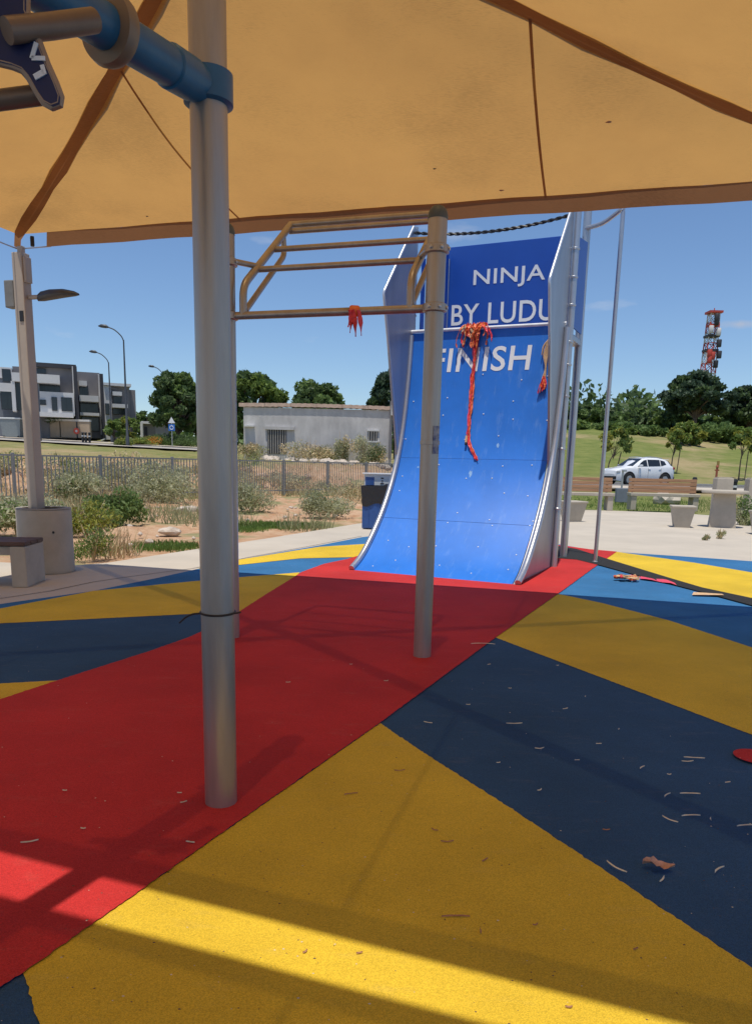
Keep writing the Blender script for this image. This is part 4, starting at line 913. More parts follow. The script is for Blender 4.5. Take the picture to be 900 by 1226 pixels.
# ------------------------------------------------------------------ grey shed beyond the fence
YS = 45.0
def bx(t, name, m, px0, px1, pyt, pyb, Y, dep, off=0.0, zb=None):
    """a block whose near face, Y metres out, spans the surveyed rectangle, dep metres deep"""
    a = AtY(px0, pyb, Y); b = AtY(px1, pyt, Y); z0 = a.z if zb is None else zb
    return MB().box(((a.x + b.x) / 2, Y + dep / 2 + off, (z0 + b.z) / 2), (abs(b.x - a.x), dep, b.z - z0)).build(name, m, t, True)
a = AtY(292, 549, YS); b = AtY(470, 486, YS); zg = terr(-3, YS) - .3
t = thing('shed', 'low grey rendered shed with rusty sheet roof and barred openings beyond the fence', 'shed', ((a.x + b.x) / 2, YS, zg))
zr = AtY(330, 488, YS).z
MB().box(((a.x + b.x) / 2, YS + 2.6, (zg + zr) / 2), (b.x - a.x, 5.2, zr - zg)).build('wall', WROUGH, t, True)
N = 46; xa, xb = a.x - .25, b.x + .1
for k in range(6):
    mb = MB(); vs = []; x0 = xa + (xb - xa) * k / 6; x1 = xa + (xb - xa) * (k + 1) / 6 - .02; n = 16
    for j in range(n + 1):
        x = x0 + (x1 - x0) * j / n; z = zr + .04 + .012 * math.sin(j * math.pi / 2) + .06 * math.sin(math.pi * (x - xa) / (xb - xa))
        for y in (YS - .10, YS + 5.5): vs += [(x, y, z - .03 + (.0 if y < YS else .35)), (x, y, z + .17 + (.0 if y < YS else .35))]
    fs = []
    for j in range(n): p = 4 * j; fs += [(p, p + 4, p + 6, p + 2), (p + 1, p + 3, p + 7, p + 5), (p, p + 1, p + 5, p + 4), (p + 2, p + 6, p + 7, p + 3)]
    mb.add(vs, fs).build('roof_sheet', TILE, t, True)
bx(t, 'corner_pier', HWHITE, 468, 480, 485, 497, YS - .32, .5); bx(t, 'annex_wall', WROUGH, 472, 492, 490, 549, YS + .35, 4.2)
MB().tube([AtY(468.5, 480, YS - .1), AtY(466, 549, YS - .1)], .07, 8).build('drain_pipe', HGREY, t, True)
def barred(t, px0, px1, py0, py1, Y, n, lintel=True):
    f = bx(t, 'window', HDARK, px0, px1, py0, py1, Y - .02, .1)
    for k in range(n):
        x = px0 + (px1 - px0) * (k + .5) / n; p = AtY(x, py0, Y); q = AtY(x, py1, Y); mb = MB().tube([(p.x, Y - .06, p.z), (p.x, Y - .06, q.z)], .025, 6)
        o = mb.build('bar', KERB, None); o.parent = f; o.matrix_parent_inverse = Matrix.Translation(-Vector(t.location))
    if lintel: bx(t, 'lintel', WROUGH, px0 - 3, px1 + 9, py0 - 3, py0, Y - .14, .3)
barred(t, 320, 343, 514, 543, YS, 8); barred(t, 440.5, 452, 516, 528, YS, 4, False)
bx(t, 'window_frame', HWHITE, 439.5, 454, 528, 529.5, YS - .08, .2); bx(t, 'window_frame', HWHITE, 439.5, 454, 514.5, 516, YS - .08, .2)
bx(t, 'ledge', HWHITE, 292, 304, 509, 510.5, YS - .2, .3)

# ------------------------------------------------------------------ modern houses far left
HV = Vector((-.389, .921, 0)); HYAW = math.atan2(.389, .921)
def hb(t, name, m, x0, x1, y0, y1, D, dep):
    """block of the row of houses, whose fronts stand square to HV, D metres out"""
    def at(px, py): d = ray(px, py); return EYE + d * (D / d.dot(HV))
    a, b = at(x0, y1), at(x1, y0); q = (a + b) / 2 + HV * dep / 2; a2 = at(x0, (y0 + y1) / 2); b2 = at(x1, (y0 + y1) / 2)
    return MB().box(q, ((b2 - a2).xy.length, dep, abs(b.z - a.z)), rz=HYAW).build(name, m, t, True)
def house(lab, px, Y, parts, windows):
    g = onground(px, Y); t = thing('modern_house', lab, 'house', g); bx = hb
    for (name, m, x0, x1, y0, y1, dY, dep) in parts: bx(t, name, m, x0, x1, y0, y1, Y + dY, dep)
    for (x0, x1, y0, y1, dY, n) in windows:
        f = bx(t, 'window', HDARK, x0, x1, y0, y1, Y + dY - .10, .14)
        for k in range(n):
            w = (x1 - x0 - .6) / n; pa = bx(t, 'pane', GLASS, x0 + .3 + w * k + .12, x0 + .3 + w * (k + 1) - .12, y0 + .5, y1 - .5, Y + dY - .13, .04)
            pa.parent = f; pa.matrix_parent_inverse = Matrix.Translation(-Vector(t.location)) @ Matrix.Translation(Vector(t.location)); 
    return t
house('grey and white modern house with white frames and a long dark balcony window', 50, 86, [
    ('wall', HGREY, 40, 89.5, 437.5, 524, 0, 14), ('fin_wall', HDARK, 89.7, 94, 438.5, 524, -1.2, 15), ('roof_slab', HDARK, 41, 91, 436.6, 438.2, -.5, 13), ('white_frame', HWHITE, 14, 71.5, 449, 456, -2.6, 3),
    ('white_frame', HWHITE, 14, 18.5, 456.1, 492, -2.55, 2.4), ('stone_column', HBLUE, 38, 48, 457, 492, -1.6, 2), ('white_wall', HWHITE, 48.1, 89, 470.5, 496, -2.2, 2.1), ('white_wall', HWHITE, -2, 14, 440, 452, 1, 8),
    ('wall', HBLUE, -6, 40, 452, 524, 1.4, 10), ('white_frame', HWHITE, -4, 17, 459, 468, -1.2, 2.5), ('upper_block', HGREY, 15, 42, 440, 449, 2, 7), ('white_slab', HWHITE, 30, 88, 494.5, 497.5, -3.2, 1.0), ('white_trim', HWHITE, 87.4, 89.6, 438.6, 494, -.6, .5)],
    [(38.5, 72, 457, 469.5, -.8, 5), (62, 68.5, 475.5, 491.5, -2.25, 1), (73.5, 86.5, 476, 492, -2.25, 2), (1, 17, 468.3, 490, -1.0, 2), (47.5, 55, 478.5, 484.5, -2.25, 1), (2.5, 13, 442, 456.5, .95, 1), (43, 55, 441.5, 447, -.1, 2), (18.6, 36, 458, 491, -1.5, 2)])
house('narrow grey modern house with dark open balconies between the two other houses', 109, 92, [
    ('wall', HGREY, 93, 121, 446.5, 524, 0, 13), ('fin_wall', HDARK, 121.2, 125, 447.5, 524, -1.4, 14), ('white_slab', HWHITE, 94.5, 104, 456, 461, -1.6, 1.6), ('white_slab', HWHITE, 95, 118, 474, 480, -2.2, 2.2), ('white_slab', HWHITE, 96, 119, 494.5, 497, -2.2, 2.2), ('white_trim', HWHITE, 119, 120.8, 448, 520, -.5, .4)],
    [(95, 105.5, 461.5, 474, -.05, 2), (96, 117.5, 480.5, 494, -.05, 3), (98, 118.5, 498.5, 516, -.05, 2)])
house('farthest grey modern house with a white stair tower and a stepped right end', 143, 105, [
    ('wall', HGREY, 134, 156, 460.5, 526, 0, 12), ('white_wall', HWHITE, 124.5, 134, 462, 526, -.6, 10), ('lower_block', HGREY, 156.1, 163, 467, 526, .4, 10), ('roof_slab', HWHITE, 124, 157, 459.6, 460.8, -.9, 12), ('white_slab', HWHITE, 135, 146, 469, 473, -1.2, 1.2), ('white_slab', HWHITE, 134.5, 153, 484, 487.5, -1.5, 1.5)],
    [(135.5, 145.5, 473.2, 483.5, -.05, 2), (135, 150, 488, 496, -.05, 2), (126, 131, 483, 496, -.65, 1)])
g = onground(75, 79); t = thing('garden_wall', 'beige rendered garden wall with a narrow dark gate below the modern houses', 'wall', g)
for (x0, x1, y0, m) in ((-10, 7.5, 491, BEIGE), (39, 56.5, 503, BEIGE), (60.5, 72, 504, BEIGE), (72.1, 107, 505, BEIGE)): bx(t, 'wall_section', m, x0, x1, y0, 523.5, 79, .4)
bx(t, 'gate', HDARK, 56.6, 60.4, 507, 523.5, 79.1, .15); bx(t, 'coping', HWHITE, 38.5, 107.2, 502.4, 503.2, 78.95, .5)
g = AtY(91.5, 516, 78.8); mb = MB(); mb.lathe([(.31, 0), (.31, .02)], (0, 0, 0), 24, Matrix.Rotation(R(90), 3, 'X')); t = thing('round_sign', 'small round red and white sign on the beige garden wall', 'sign', g)
mb.build('disc', mat('sign red', (.62, .09, .05), .5), t); MB().lathe([(.12, .021), (.12, .024)], (0, 0, 0), 16, Matrix.Rotation(R(90), 3, 'X')).build('centre', SIGNW, t)
g = onground(19, 77); t = thing('dumpster', 'large grey wheeled dumpster standing before the garden wall', 'dumpster', g)
zt_ = AtY(19, 500, 77).z - g.z; w = 1.0
MB().add([(-.85, -.5, .15), (.85, -.5, .15), (.85, .5, .15), (-.85, .5, .15), (-w, -.6, zt_ - .2), (w, -.6, zt_ - .2), (w, .6, zt_ - .2), (-w, .6, zt_ - .2)], [(3, 2, 1, 0), (0, 1, 5, 4), (1, 2, 6, 5), (2, 3, 7, 6), (3, 0, 4, 7), (4, 5, 6, 7)]).build('body', mat('dumpster grey', (.22, .25, .26), .6), t)
MB().box((0, 0, zt_ - .1), (2.16, 1.3, .16), bev=.05).build('lid', SIGNW, t)
for x in (-.7, .7): MB().lathe([(.12, -.05), (.12, .05)], (x, -.5, .12), 12, Matrix.Rotation(R(90), 3, 'X')).build('wheel', TYRE, t)
g = onground(178, 96); t = thing('guard_hut', 'small low grey hut with flat pale roof beside the flower bed', 'hut', g)
bx(t, 'wall', HGREY, 171, 186, 507, 524, 96, 6); bx(t, 'roof_slab', HWHITE, 169, 188, 504.6, 507, 95.5, 7); bx(t, 'door', HDARK, 173, 176, 511, 524, 95.9, .1); bx(t, 'white_panel', HWHITE, 168.4, 170.4, 505, 524, 95.4, .3)
# far road and pavement in front of the houses
def lstrip(name, Y0, Y1, dz, m, x0=-70, x1=-14):
    xs = np.linspace(x0, x1, 30); vs = []
    for x in xs:
        for y in (Y0, Y1): vs.append((x, y, terr(x, y) + dz))
    MB().add(vs, [(2 * i, 2 * i + 2, 2 * i + 3, 2 * i + 1) for i in range(29)]).build(name, m, kind='structure')
lstrip('far_road', 62, 72, .06, mat('sunlit pale asphalt', (.25, .235, .22), .9, 0, var=.1, scale=1)); lstrip('far_pavement', 72.2, 78.5, .12, PAVE); lstrip('far_pavement', 59, 61.8, .12, PAVE)  # far road asphalt is a paler grey than the near road

# street lamps
def lamp(px, pyt, Y, arm, lab, second=False):
    g = onground(px, Y); top = AtY(px, pyt, Y).z - g.z; t = thing('street_lamp', lab, 'street lamp', g, 0, 'street lamps by the far road')
    MB().lathe([(.14, 0), (.14, .8), (.10, .85), (.055, top - .5), (.05, top - .3)], (0, 0, 0), 12).build('pole', LAMPG, t)
    MB().tube(smooth_path([(0, 0, top - .4), (-arm * .12, 0, top - .02), (-arm * .45, 0, top + .42), (-arm * .8, 0, top + .62)], 4), .045, 8).build('arm', LAMPG, t)
    mb = MB(); mb.tube([(-arm * .75, 0, top + .60), (-arm * .9, 0, top + .67), (-arm * 1.15, 0, top + .70), (-arm * 1.3, 0, top + .69)], [.05, .14, .13, .03], 10); mb.build('lamp_head', LAMPG, t)
    if second: MB().box((.35, 0, top * .66), (.5, .16, .1), bev=.03).build('side_lamp', LAMPG, t)
lamp(154, 402, 62, 1.5, 'tallest street lamp, in front of the right end of the houses')
lamp(135.5, 430, 78, 1.45, 'street lamp with a small extra side lamp, between two modern houses', True)
lamp(50, 412, 64, .8, 'street lamp in front of the white framed house, beside the beige canopy post')
lamp(199, 446, 92, 1.35, 'smallest street lamp, rising out of the dark tree crown')
# traffic sign, bollards
g = onground(207, 74); t = thing('traffic_sign', 'blue square traffic sign with a white arrow ring in front of the dark tree', 'sign', g); zs = AtY(207, 512, 74).z - g.z
MB().tube([(0, 0, 0), (0, 0, zs + .5)], .04, 8).build('pole', STEEL, t); MB().box((0, -.05, zs), (.62, .03, .62), bev=.01).build('face', mat('sign blue', (.03, .15, .50), .5), t)
MB().tube([(.17 * math.cos(a), -.075, zs + .17 * math.sin(a)) for a in np.linspace(0, 6.283, 19)[:-1]], .028, 6, closed=True).build('arrow_ring', WHITE, t)
MB().prism([(-.34, -.05, zs + .42), (.34, -.05, zs + .42), (0, -.05, zs + 1.0)], (0, .03, 0)).build('triangle', WHITE, t)
for k, px in enumerate((101, 104.5, 109)):
    g = onground(px, 70); MBo = thing('road_bollard', ['left', 'middle', 'right'][k] + ' one of three black bollards before the beige garden wall', 'bollard', g, 0, 'black bollards before the beige garden wall')
    MB().lathe([(.10, 0), (.10, .85), (.12, .87), (.12, .95), (.05, 1.02)], (0, 0, 0), 12).build('post', BLACK, MBo); MB().lathe([(.105, .6), (.105, .7)], (0, 0, 0), 12).build('band', SIGNW, MBo)

# ------------------------------------------------------------------ red and white aerial mast
Ya = 190; pa = AtY(844.5, 452, Ya); pt = AtY(853, 374, Ya); base = Vector((pa.x + .4, Ya, terr(pa.x, Ya)))
t = thing('antenna_mast', 'red and white lattice aerial mast with drums rising behind the trees', 'mast', base)
H0, H1 = 0, pt.z - base.z; zl = AtY(845, 445, Ya).z - base.z
def hw(z): return 1.7 - .7 * (z / H1)
nsec = 14; zc = [H1 * i / nsec for i in range(nsec + 1)]
for i in range(nsec):
    mb = MB(); z0, z1 = zc[i], zc[i + 1]; a, b = hw(z0), hw(z1); cr = [(-1, -1), (1, -1), (1, 1), (-1, 1)]
    for k in range(4):
        x, y = cr[k]; X, Y_ = cr[(k + 1) % 4]
        mb.tube([(x * a, y * a, z0), (x * b, y * b, z1)], .15, 5, False); mb.tube([(x * a, y * a, z0), (X * b, Y_ * b, z1)], .08, 4, False); mb.tube([(X * a, Y_ * a, z0), (x * b, y * b, z1)], .08, 4, False); mb.tube([(x * b, y * b, z1), (X * b, Y_ * b, z1)], .09, 4, False)
    mb.build('lattice_section', REDP if i % 2 == 0 else WHP, t)
vis = H1 - zl
for f, w, hh, m in ((1.0, 2.1, .5, REDP), (.60, 1.9, .5, HDARK), (.78, 1.6, .5, REDP), (.36, 1.9, .5, HDARK)): MB().box((0, 0, zl + vis * f), (w * 1.5, w * 1.5, hh)).build('platform', m, t)
for f, x, m in ((.26, .1, REDP), (.19, -.6, REDP), (.30, -.7, REDP), (.12, 1.0, BLACK), (.47, 1.3, HDARK), (.83, .2, BLACK), (.9, .1, HDARK), (.70, -.9, WHP), (.28, 1.6, HDARK), (.66, .9, WHP)):
    MB().lathe([(.5, -.85), (.55, -.75), (.55, .75), (.48, .85)], (x, -1.6, zl + vis * f), 12).build('drum', m, t)
MB().tube([(0, 0, H1), (0, 0, H1 + 1.0)], .12, 6).build('spike', REDP, t)

# ------------------------------------------------------------------ trees
def tree(lab, base, h, rad, mats, seed, n=9, per=260, leaf=.22, trunk=.12, crown0=.35, group=None, kind='tree', squash=1.0, lean=0.0):
    rg = random.Random(seed); t = thing(kind, lab, 'tree', base, 0, group)
    mb = MB(); ht = h * crown0; top = Vector((lean * h, 0, h * .8))
    mb.tube(smooth_path([(0, 0, -.15), (rg.uniform(-.1, .1) * trunk * 4, 0, ht * .6), (lean * ht, rg.uniform(-.1, .1), ht), top], 3), [trunk * (1.15 - .85 * i / 9) for i in range(10)], 8)
    cl = []
    for k in range(n):
        a = k * 2.4 + rg.uniform(-.5, .5); f = (k + .5) / n; z = h * (crown0 + (1 - crown0) * (.08 + .86 * f)); prf = math.sin(math.pi * min(.97, .16 + .78 * f)) ** .7
        r = rad * prf * rg.uniform(.40, 1.08); p = Vector((math.cos(a) * r + lean * z, math.sin(a) * r, z)); cr = rad * rg.uniform(.20, .40)
        cl.append((tuple(p), (cr, cr, cr * .72 * squash), rg.choice([0, 0, 1, 1, 2]) % len(mats)))
        j = ht * rg.uniform(.7, 1.05); mb.tube(smooth_path([(lean * j, 0, j), (p.x * .45 + lean * j * .5, p.y * .45, (j + p.z) * .52), tuple(p * .96)], 3), [trunk * .5 * (1 - .12 * i) for i in range(7)], 5)
    mb.build('trunk', BARK, t); leaves('crown', mats, cl, per, leaf, t, seed)
    return t
DG = [LF_D, LF_M, LF_N]; MG = [LF_M, LF_L, LF_D]; PN = [LF_N, LF_D, LF_N]; LG = [LF_L, LF_Y, LF_M]
def at_top(px, pyt, Y):
    g = onground(px, Y); return g, AtY(px, pyt, Y).z - g.z
def ptree(lab, px, pyt, Y, wpx, mats, seed, **k):
    g, h = at_top(px, pyt, Y); return tree(lab, g, h, wpx / 2 * Y / 900, mats, seed, **k)
ptree('large dark green tree beside the foreground post, left of the shed', 214, 446, 80, 62, [LF_D, LF_M, LF_D], 1, n=34, per=300, leaf=.26, trunk=.28, crown0=.22)
ptree('dense dark tree partly behind the foreground post', 243, 470, 84, 50, DG, 2, n=22, per=260, leaf=.26, trunk=.22, crown0=.2)
ptree('bushy green tree behind the left end of the shed', 303, 447, 64, 66, MG[::-1], 3, n=34, per=300, leaf=.22, trunk=.25, crown0=.25)
ptree('rounded green tree behind the middle of the shed roof', 380, 459, 62, 76, [LF_M, LF_D, LF_M], 4, n=34, per=320, leaf=.20, trunk=.22, crown0=.25, squash=.8)
ptree('dark pine like tree between the shed and the blue wall', 462, 446, 68, 52, PN, 5, n=24, per=260, leaf=.22, trunk=.22, crown0=.25)
ptree('young light green street tree before the grey houses', 138, 503, 66, 24, LG, 6, n=9, per=150, leaf=.18, trunk=.07, crown0=.35)
ptree('young yellow green street tree right of the street lamp', 156, 499, 67, 28, LG, 7, n=10, per=150, leaf=.18, trunk=.07, crown0=.3)
ptree('small round green tree beyond the low hut', 178, 492, 104, 30, MG, 8, n=10, per=150, leaf=.3, trunk=.12, crown0=.25)
ptree('small grey green tree at the end of the far road', 164, 497, 112, 22, MG, 9, n=9, per=140, leaf=.3, trunk=.1, crown0=.25)
# trees on the hill crest
hill = [(655, 495, 92, 44, DG), (676, 489, 94, 40, DG), (700, 486, 98, 40, MG[::-1]), (722, 491, 96, 38, DG), (742, 496, 92, 36, DG), (764, 490, 96, 44, DG), (786, 494, 94, 40, MG[::-1]), (808, 499, 92, 38, DG), (872, 500, 93, 40, DG), (850, 503, 90, 34, MG[::-1]), (898, 498, 92, 44, DG), (922, 492, 95, 50, DG)]
names = ['dark bushy tree just right of the blue wall, on the hill crest', 'dark bushy tree seen between wall posts on the hill crest', 'rounded tree behind the slide pole on the hill crest', 'low dark tree right of the slide pole on the crest', 'gap filling low dark tree on the crest above the leaning sapling', 'rounded dark tree on the crest above the parked car', 'mid green tree on the crest left of the big dark tree', 'low dark tree at the foot of the big crest tree', 'dark tree on the crest below the aerial mast', 'mid green bush tree under the aerial mast', 'dark tree on the crest at the right edge', 'dark tree on the crest just outside the right edge']
for k, (px, py, Y, w, m) in enumerate(hill): ptree(names[k], px, py, Y, w, m, 20 + k, n=16, per=190, leaf=.3, trunk=.18, crown0=.08, group='trees along the hill crest')
ptree('biggest dark spreading tree on the hill, left of the aerial mast', 826, 446, 88, 76, PN, 41, n=30, per=300, leaf=.27, trunk=.3, crown0=.30, squash=.6)
ptree('dark spreading tree right of the aerial mast at the frame edge', 892, 463, 90, 64, PN, 42, n=34, per=280, leaf=.27, trunk=.28, crown0=.22, squash=.8)
# brighter shrubs before the trees
for k, (px, py, Y, w, lab) in enumerate([(816, 508, 74, 40, 'yellow green shrub on the slope before the big dark tree'), (770, 513, 80, 46, 'green shrub on the slope above the parked car'), (852, 511, 79, 52, 'green shrub on the slope below the aerial mast'), (893, 514, 78, 54, 'green shrub on the slope at the right edge'), (728, 509, 82, 50, 'green shrub on the slope behind the slide pole'), (680, 508, 82, 54, 'green shrub on the slope behind the wall posts')]):
    ptree(lab, px, py, Y, w, [LF_M, LF_L, LF_M] if k else [LF_Y, LF_L, LF_Y], 60 + k, n=14, per=170, leaf=.24, trunk=.08, crown0=.05, group='shrubs on the slope', kind='shrub')
# far wooded band closing the horizon
cl = []; rg = random.Random(5)
for k in range(150):
    x = 20 + 150 * k / 150 + rg.uniform(-2, 2); y = 112 + rg.uniform(-5, 8); cl.append(((x, y, terr(x, y) + rg.uniform(1, 5)), (3.2, 3, 2.6), rg.choice([0, 1])))
leaves('far_wood', DG, cl, 90, .6, None, 77, kind='stuff'); bpy.data.objects['far_wood']['label'] = 'dark wooded band behind the hill crest'
cl = []
for k in range(120):
    x = -140 + 190 * k / 120 + rg.uniform(-2, 2); y = 150 + rg.uniform(-8, 8); cl.append(((x, y, terr(x, y) + rg.uniform(.5, 3.4)), (3.5, 3, 2.4), rg.choice([0, 1])))
leaves('far_wood', DG, cl, 80, .7, None, 78, kind='stuff')
# saplings with stakes beside the road
for k, (px, pyt, pyb, w, lean, lab) in enumerate([(727, 511, 577, 40, .16, 'leaning young tree with a stake behind the slide pole'), (803, 515, 566, 18, .05, 'thin staked sapling behind the roof of the white car'), (884, 512, 574, 32, .02, 'young yellow green sapling behind the concrete blocks')]):
    g = T(px, pyb, 30); Y = g.y; h = AtY(px, pyt, Y).z - g.z
    t = tree(lab, g, h, w / 2 * Y / 900, LG, 80 + k, n=8, per=90, leaf=.15, trunk=.045, crown0=.55, group='staked saplings along the road', kind='sapling', lean=lean)
    MB().tube([(.35, -.1, 0), (.35 + lean * 2, -.1, h * .55)], .035, 6).build('stake', BARK, t)

# ------------------------------------------------------------------ shrubs and weeds
def shrub(name, lab, base, w, h, mats, seed, per=120, leaf=.06, n=10, group=None, stems=8):
    rg = random.Random(seed); t = thing(name, lab, 'plant', base, 0, group); cl = []; mb = MB()
    for k in range(n):
        a = rg.uniform(0, 6.28); r = w / 2 * math.sqrt(rg.random()) * .85; z = h * rg.uniform(.15, .85) * (1 - .45 * (2 * r / w)); cl.append(((math.cos(a) * r, math.sin(a) * r, z), (w * .27, w * .27, h * .27), rg.randrange(len(mats))))
    for k in range(stems):
        a = rg.uniform(0, 6.28); r = w / 2 * rg.uniform(.2, .9); mb.tube([(0, 0, -.03), (math.cos(a) * r * .5, math.sin(a) * r * .5, h * .45), (math.cos(a) * r, math.sin(a) * r, h * rg.uniform(.6, 1.02))], [.014, .01, .004], 5)
    mb.build('stems', LF_S, t); leaves('foliage', mats, cl, int(per * 1.7), leaf * .62, t, seed, up=.9, aspect=.36); return t
OL = [LF_O, LF_M, LF_G]
def Gs(px, py): return T(px, py, 8)
S = [('shrub', 'bright green leafy shrub in the weeds before the fence', (139, 628), 1.0, .75, [LF_M, LF_L, LF_M], .07, 14, 170),
     ('shrub', 'grey green thorny bush right of the foreground post', (300, 611), 1.1, .8, [LF_O, LF_G, LF_O], .05, 16, 130),
     ('shrub', 'rounded grey green bush on the bare earth before the fence', (393, 618), 1.15, .75, [LF_O, LF_G, LF_O], .05, 18, 140),
     ('shrub', 'low olive bush at the fence behind the concrete bin', (20, 640), 1.4, .75, OL, .06, 18, 140),
     ('shrub', 'yellow green weed clump right of the concrete bin', (105, 640), .9, .6, [LF_Y, LF_O, LF_L], .05, 12, 110),
     ('shrub', 'tall grey weeds against the fence right of the canopy post', (95, 600), 1.5, 1.0, OL, .07, 16, 130),
     ('shrub', 'tall grey green weeds at the fence left of the foreground post', (190, 600), 2.2, 1.25, [LF_G, LF_O, LF_G], .07, 26, 140),
     ('shrub', 'tall dry weeds at the fence behind the green shrub', (155, 585), 2.4, 1.2, [LF_G, LF_O, LF_S], .07, 24, 140),
     ('shrub', 'dry weeds at the fence above the bare earth', (345, 590), 1.7, .85, [LF_S, LF_G, LF_O], .06, 14, 110),
     ('shrub', 'low weed clump in the dirt just past the path', (112, 668), .5, .42, [LF_L, LF_Y, LF_M], .035, 8, 70),
     ('shrub', 'dry grey bush by the fence left of the litter bin', (418, 598), 1.4, .7, [LF_S, LF_O, LF_G], .06, 12, 110)]
for k, (nm, lab, p, w, h, m, lf, n, per) in enumerate(S): shrub(nm, lab, Gs(*p), w, h, m, 100 + k, per, lf, n, 'weeds and bushes on the rough ground')
for k, (px, w, h, m, lab) in enumerate([(300, 1.6, 1.1, [LF_S, LF_O], 'dry brown bush at the left corner of the shed'), (364, 2.6, 1.5, [LF_S, LF_O, LF_S], 'straw coloured bush under the barred opening of the shed'), (388, 1.6, 1.2, [LF_S, LF_O, LF_S], 'dry bush against the middle of the shed wall'), (410, .9, 1.9, [LF_G, LF_O, LF_S], 'tall thin weed against the shed wall'), (434, 1.5, 1.9, [LF_S, LF_O, LF_G], 'tall dry weed left of the small barred window'), (452, 1.7, 1.4, [LF_S, LF_D, LF_O], 'dark dry bush below the small barred window')]):
    g = onground(px, 44.2); shrub('dry_bush', lab, g, w, h, m, 130 + k, 90, .10, 12, 'dry bushes along the shed')
for k, (px, py, Y, w, m, lab) in enumerate([(178, 521, 76, 3.2, [LF_F, LF_Y, LF_M], 'orange flowering bed at the far roundabout'), (167, 522, 74, 2.2, [LF_Y, LF_L], 'yellow green bush left of the flower bed'), (195, 518, 78, 3.0, [LF_D, LF_M], 'clipped dark hedge bush right of the flower bed'), (212, 517, 78, 3.0, [LF_D, LF_M], 'clipped dark hedge bush under the traffic sign'), (228, 518, 78, 3.0, [LF_D, LF_M], 'clipped dark hedge bush beside the foreground post'), (80, 498, 80, 3.0, [LF_D, LF_M], 'dark green hedge over the garden wall'), (68, 499, 80, 3.0, [LF_D, LF_M], 'low green hedge left on the garden wall'), (150, 520, 64, 1.8, [LF_Y, LF_L, LF_O], 'yellow roadside bush at the foot of the tall lamp')]):
    g, h = at_top(px, py, Y); h = max(.8, h)
    if py < 505: shrub('hedge', lab, (g.x, g.y, AtY(px, 507, Y).z), w, 1.2, m, 150 + k, 120, .14, 16)
    else: shrub('hedge', lab, g, w, h, m, 150 + k, 120, .14, 16)
g = G(886, 628); shrub('agave', 'spiky grey green plant beside the round table pedestal', (g.x, g.y, 0), .7, .7, [LF_G, LF_M, LF_O], 170, 90, .07, 9)
for (px, py, w, lab) in ((862, 645, .22, 'small weed growing in the plaza joint before the table'), (845, 647, .14, 'tiny weed tuft left of the joint weed')):
    g = G(px, py); shrub('weed', lab, (g.x, g.y, 0), w, w * .9, [LF_L, LF_O, LF_S], px, 30, .03, 5)
rgw = random.Random(55)
for k in range(20):
    s_ = -1.5 + 13.5 * k / 20 + rgw.uniform(-.3, .3); p = F0 + FD * s_ + FN * rgw.uniform(.8, 3.4)
    shrub('weed_bush', 'pale grey green weed bush on the earth bank behind the fence', (p.x, p.y, terr(p.x, p.y) - .05), rgw.uniform(.8, 1.9), rgw.uniform(.5, 1.0), [[LF_G, LF_S, LF_O], [LF_S, LF_O, LF_G], [LF_O, LF_L, LF_G]][k % 3], 300 + k, 80, .06, 9, 'weed bushes behind the fence', 6)
GRS = leafmat('grass blade', (.13, .215, .045))
# ground cover: dry and green blades
def blades(name, spots, m, h, seed, lab):
    rg = np.random.default_rng(seed); V = []
    for (x, y, r, n) in spots:
        a = rg.random(n) * 6.283; q = r * np.sqrt(rg.random(n)); px = x + np.cos(a) * q; py = y + np.sin(a) * q
        for i in range(n):
            z = terr(px[i], py[i]) - .04; hh = h * (.4 + .9 * rg.random()); b = rg.random() * 6.283; w = .005 + .006 * rg.random(); l = rg.normal(size=2) * hh * .35
            dx, dy = math.cos(b) * w, math.sin(b) * w; V += [(px[i] - dx, py[i] - dy, z), (px[i] + dx, py[i] + dy, z), (px[i] + l[0] + dx * .3, py[i] + l[1] + dy * .3, z + hh), (px[i] + l[0] - dx * .3, py[i] + l[1] - dy * .3, z + hh)]
    me = bpy.data.meshes.new(name); me.from_pydata(V, [], [(4 * i, 4 * i + 1, 4 * i + 2, 4 * i + 3) for i in range(len(V) // 4)]); me.materials.append(m)
    o = bpy.data.objects.new(name, me); COL.objects.link(o); tag(o, lab, None, None, 'stuff')
rg = random.Random(9); sp = {'g': [], 'o': [], 's': []}
for s in np.arange(-3.5, 16, .30):
    for d in (-.9, -.45, .4, .9, 1.6, 2.5, 3.6):
        if rg.random() < (.85 if s < 7 else .55): p = F0 + FD * s + FN * (d + rg.uniform(-.3, .3)); sp[rg.choice('oosg' if s < 6 else 'ossg')].append((p.x, p.y, .45, 40 if s < 7 else 26))
for (px, py, r, n, k) in [(20, 625, .9, 400, 'o'), (95, 620, .9, 300, 'o'), (150, 622, .7, 200, 'o'), (200, 615, 1.2, 400, 'o'), (60, 612, 1.2, 900, 'o'), (120, 612, 1.2, 500, 's'), (195, 652, .5, 900, 'g'), (165, 655, .35, 220, 'g'), (225, 655, .45, 300, 'g'), (310, 628, .9, 2200, 'g'), (345, 628, .7, 1600, 'g'), (290, 632, .5, 700, 'g'), (250, 625, .9, 400, 'o'), (365, 632, .5, 200, 'o'), (105, 660, .4, 260, 'g'), (130, 662, .4, 160, 's'), (440, 600, 1., 300, 's')]:
    p = Gs(px, py); sp[k].append((p.x, p.y, r, n))
blades('green_grass', sp['g'], GRS, .065, 1, 'green grass tufts on the bare earth'); blades('weeds', sp['o'], LF_O, .26, 2, 'olive weeds along the fence'); blades('dry_grass', sp['s'], LF_S, .30, 3, 'dry straw grass along the fence')
hs = []
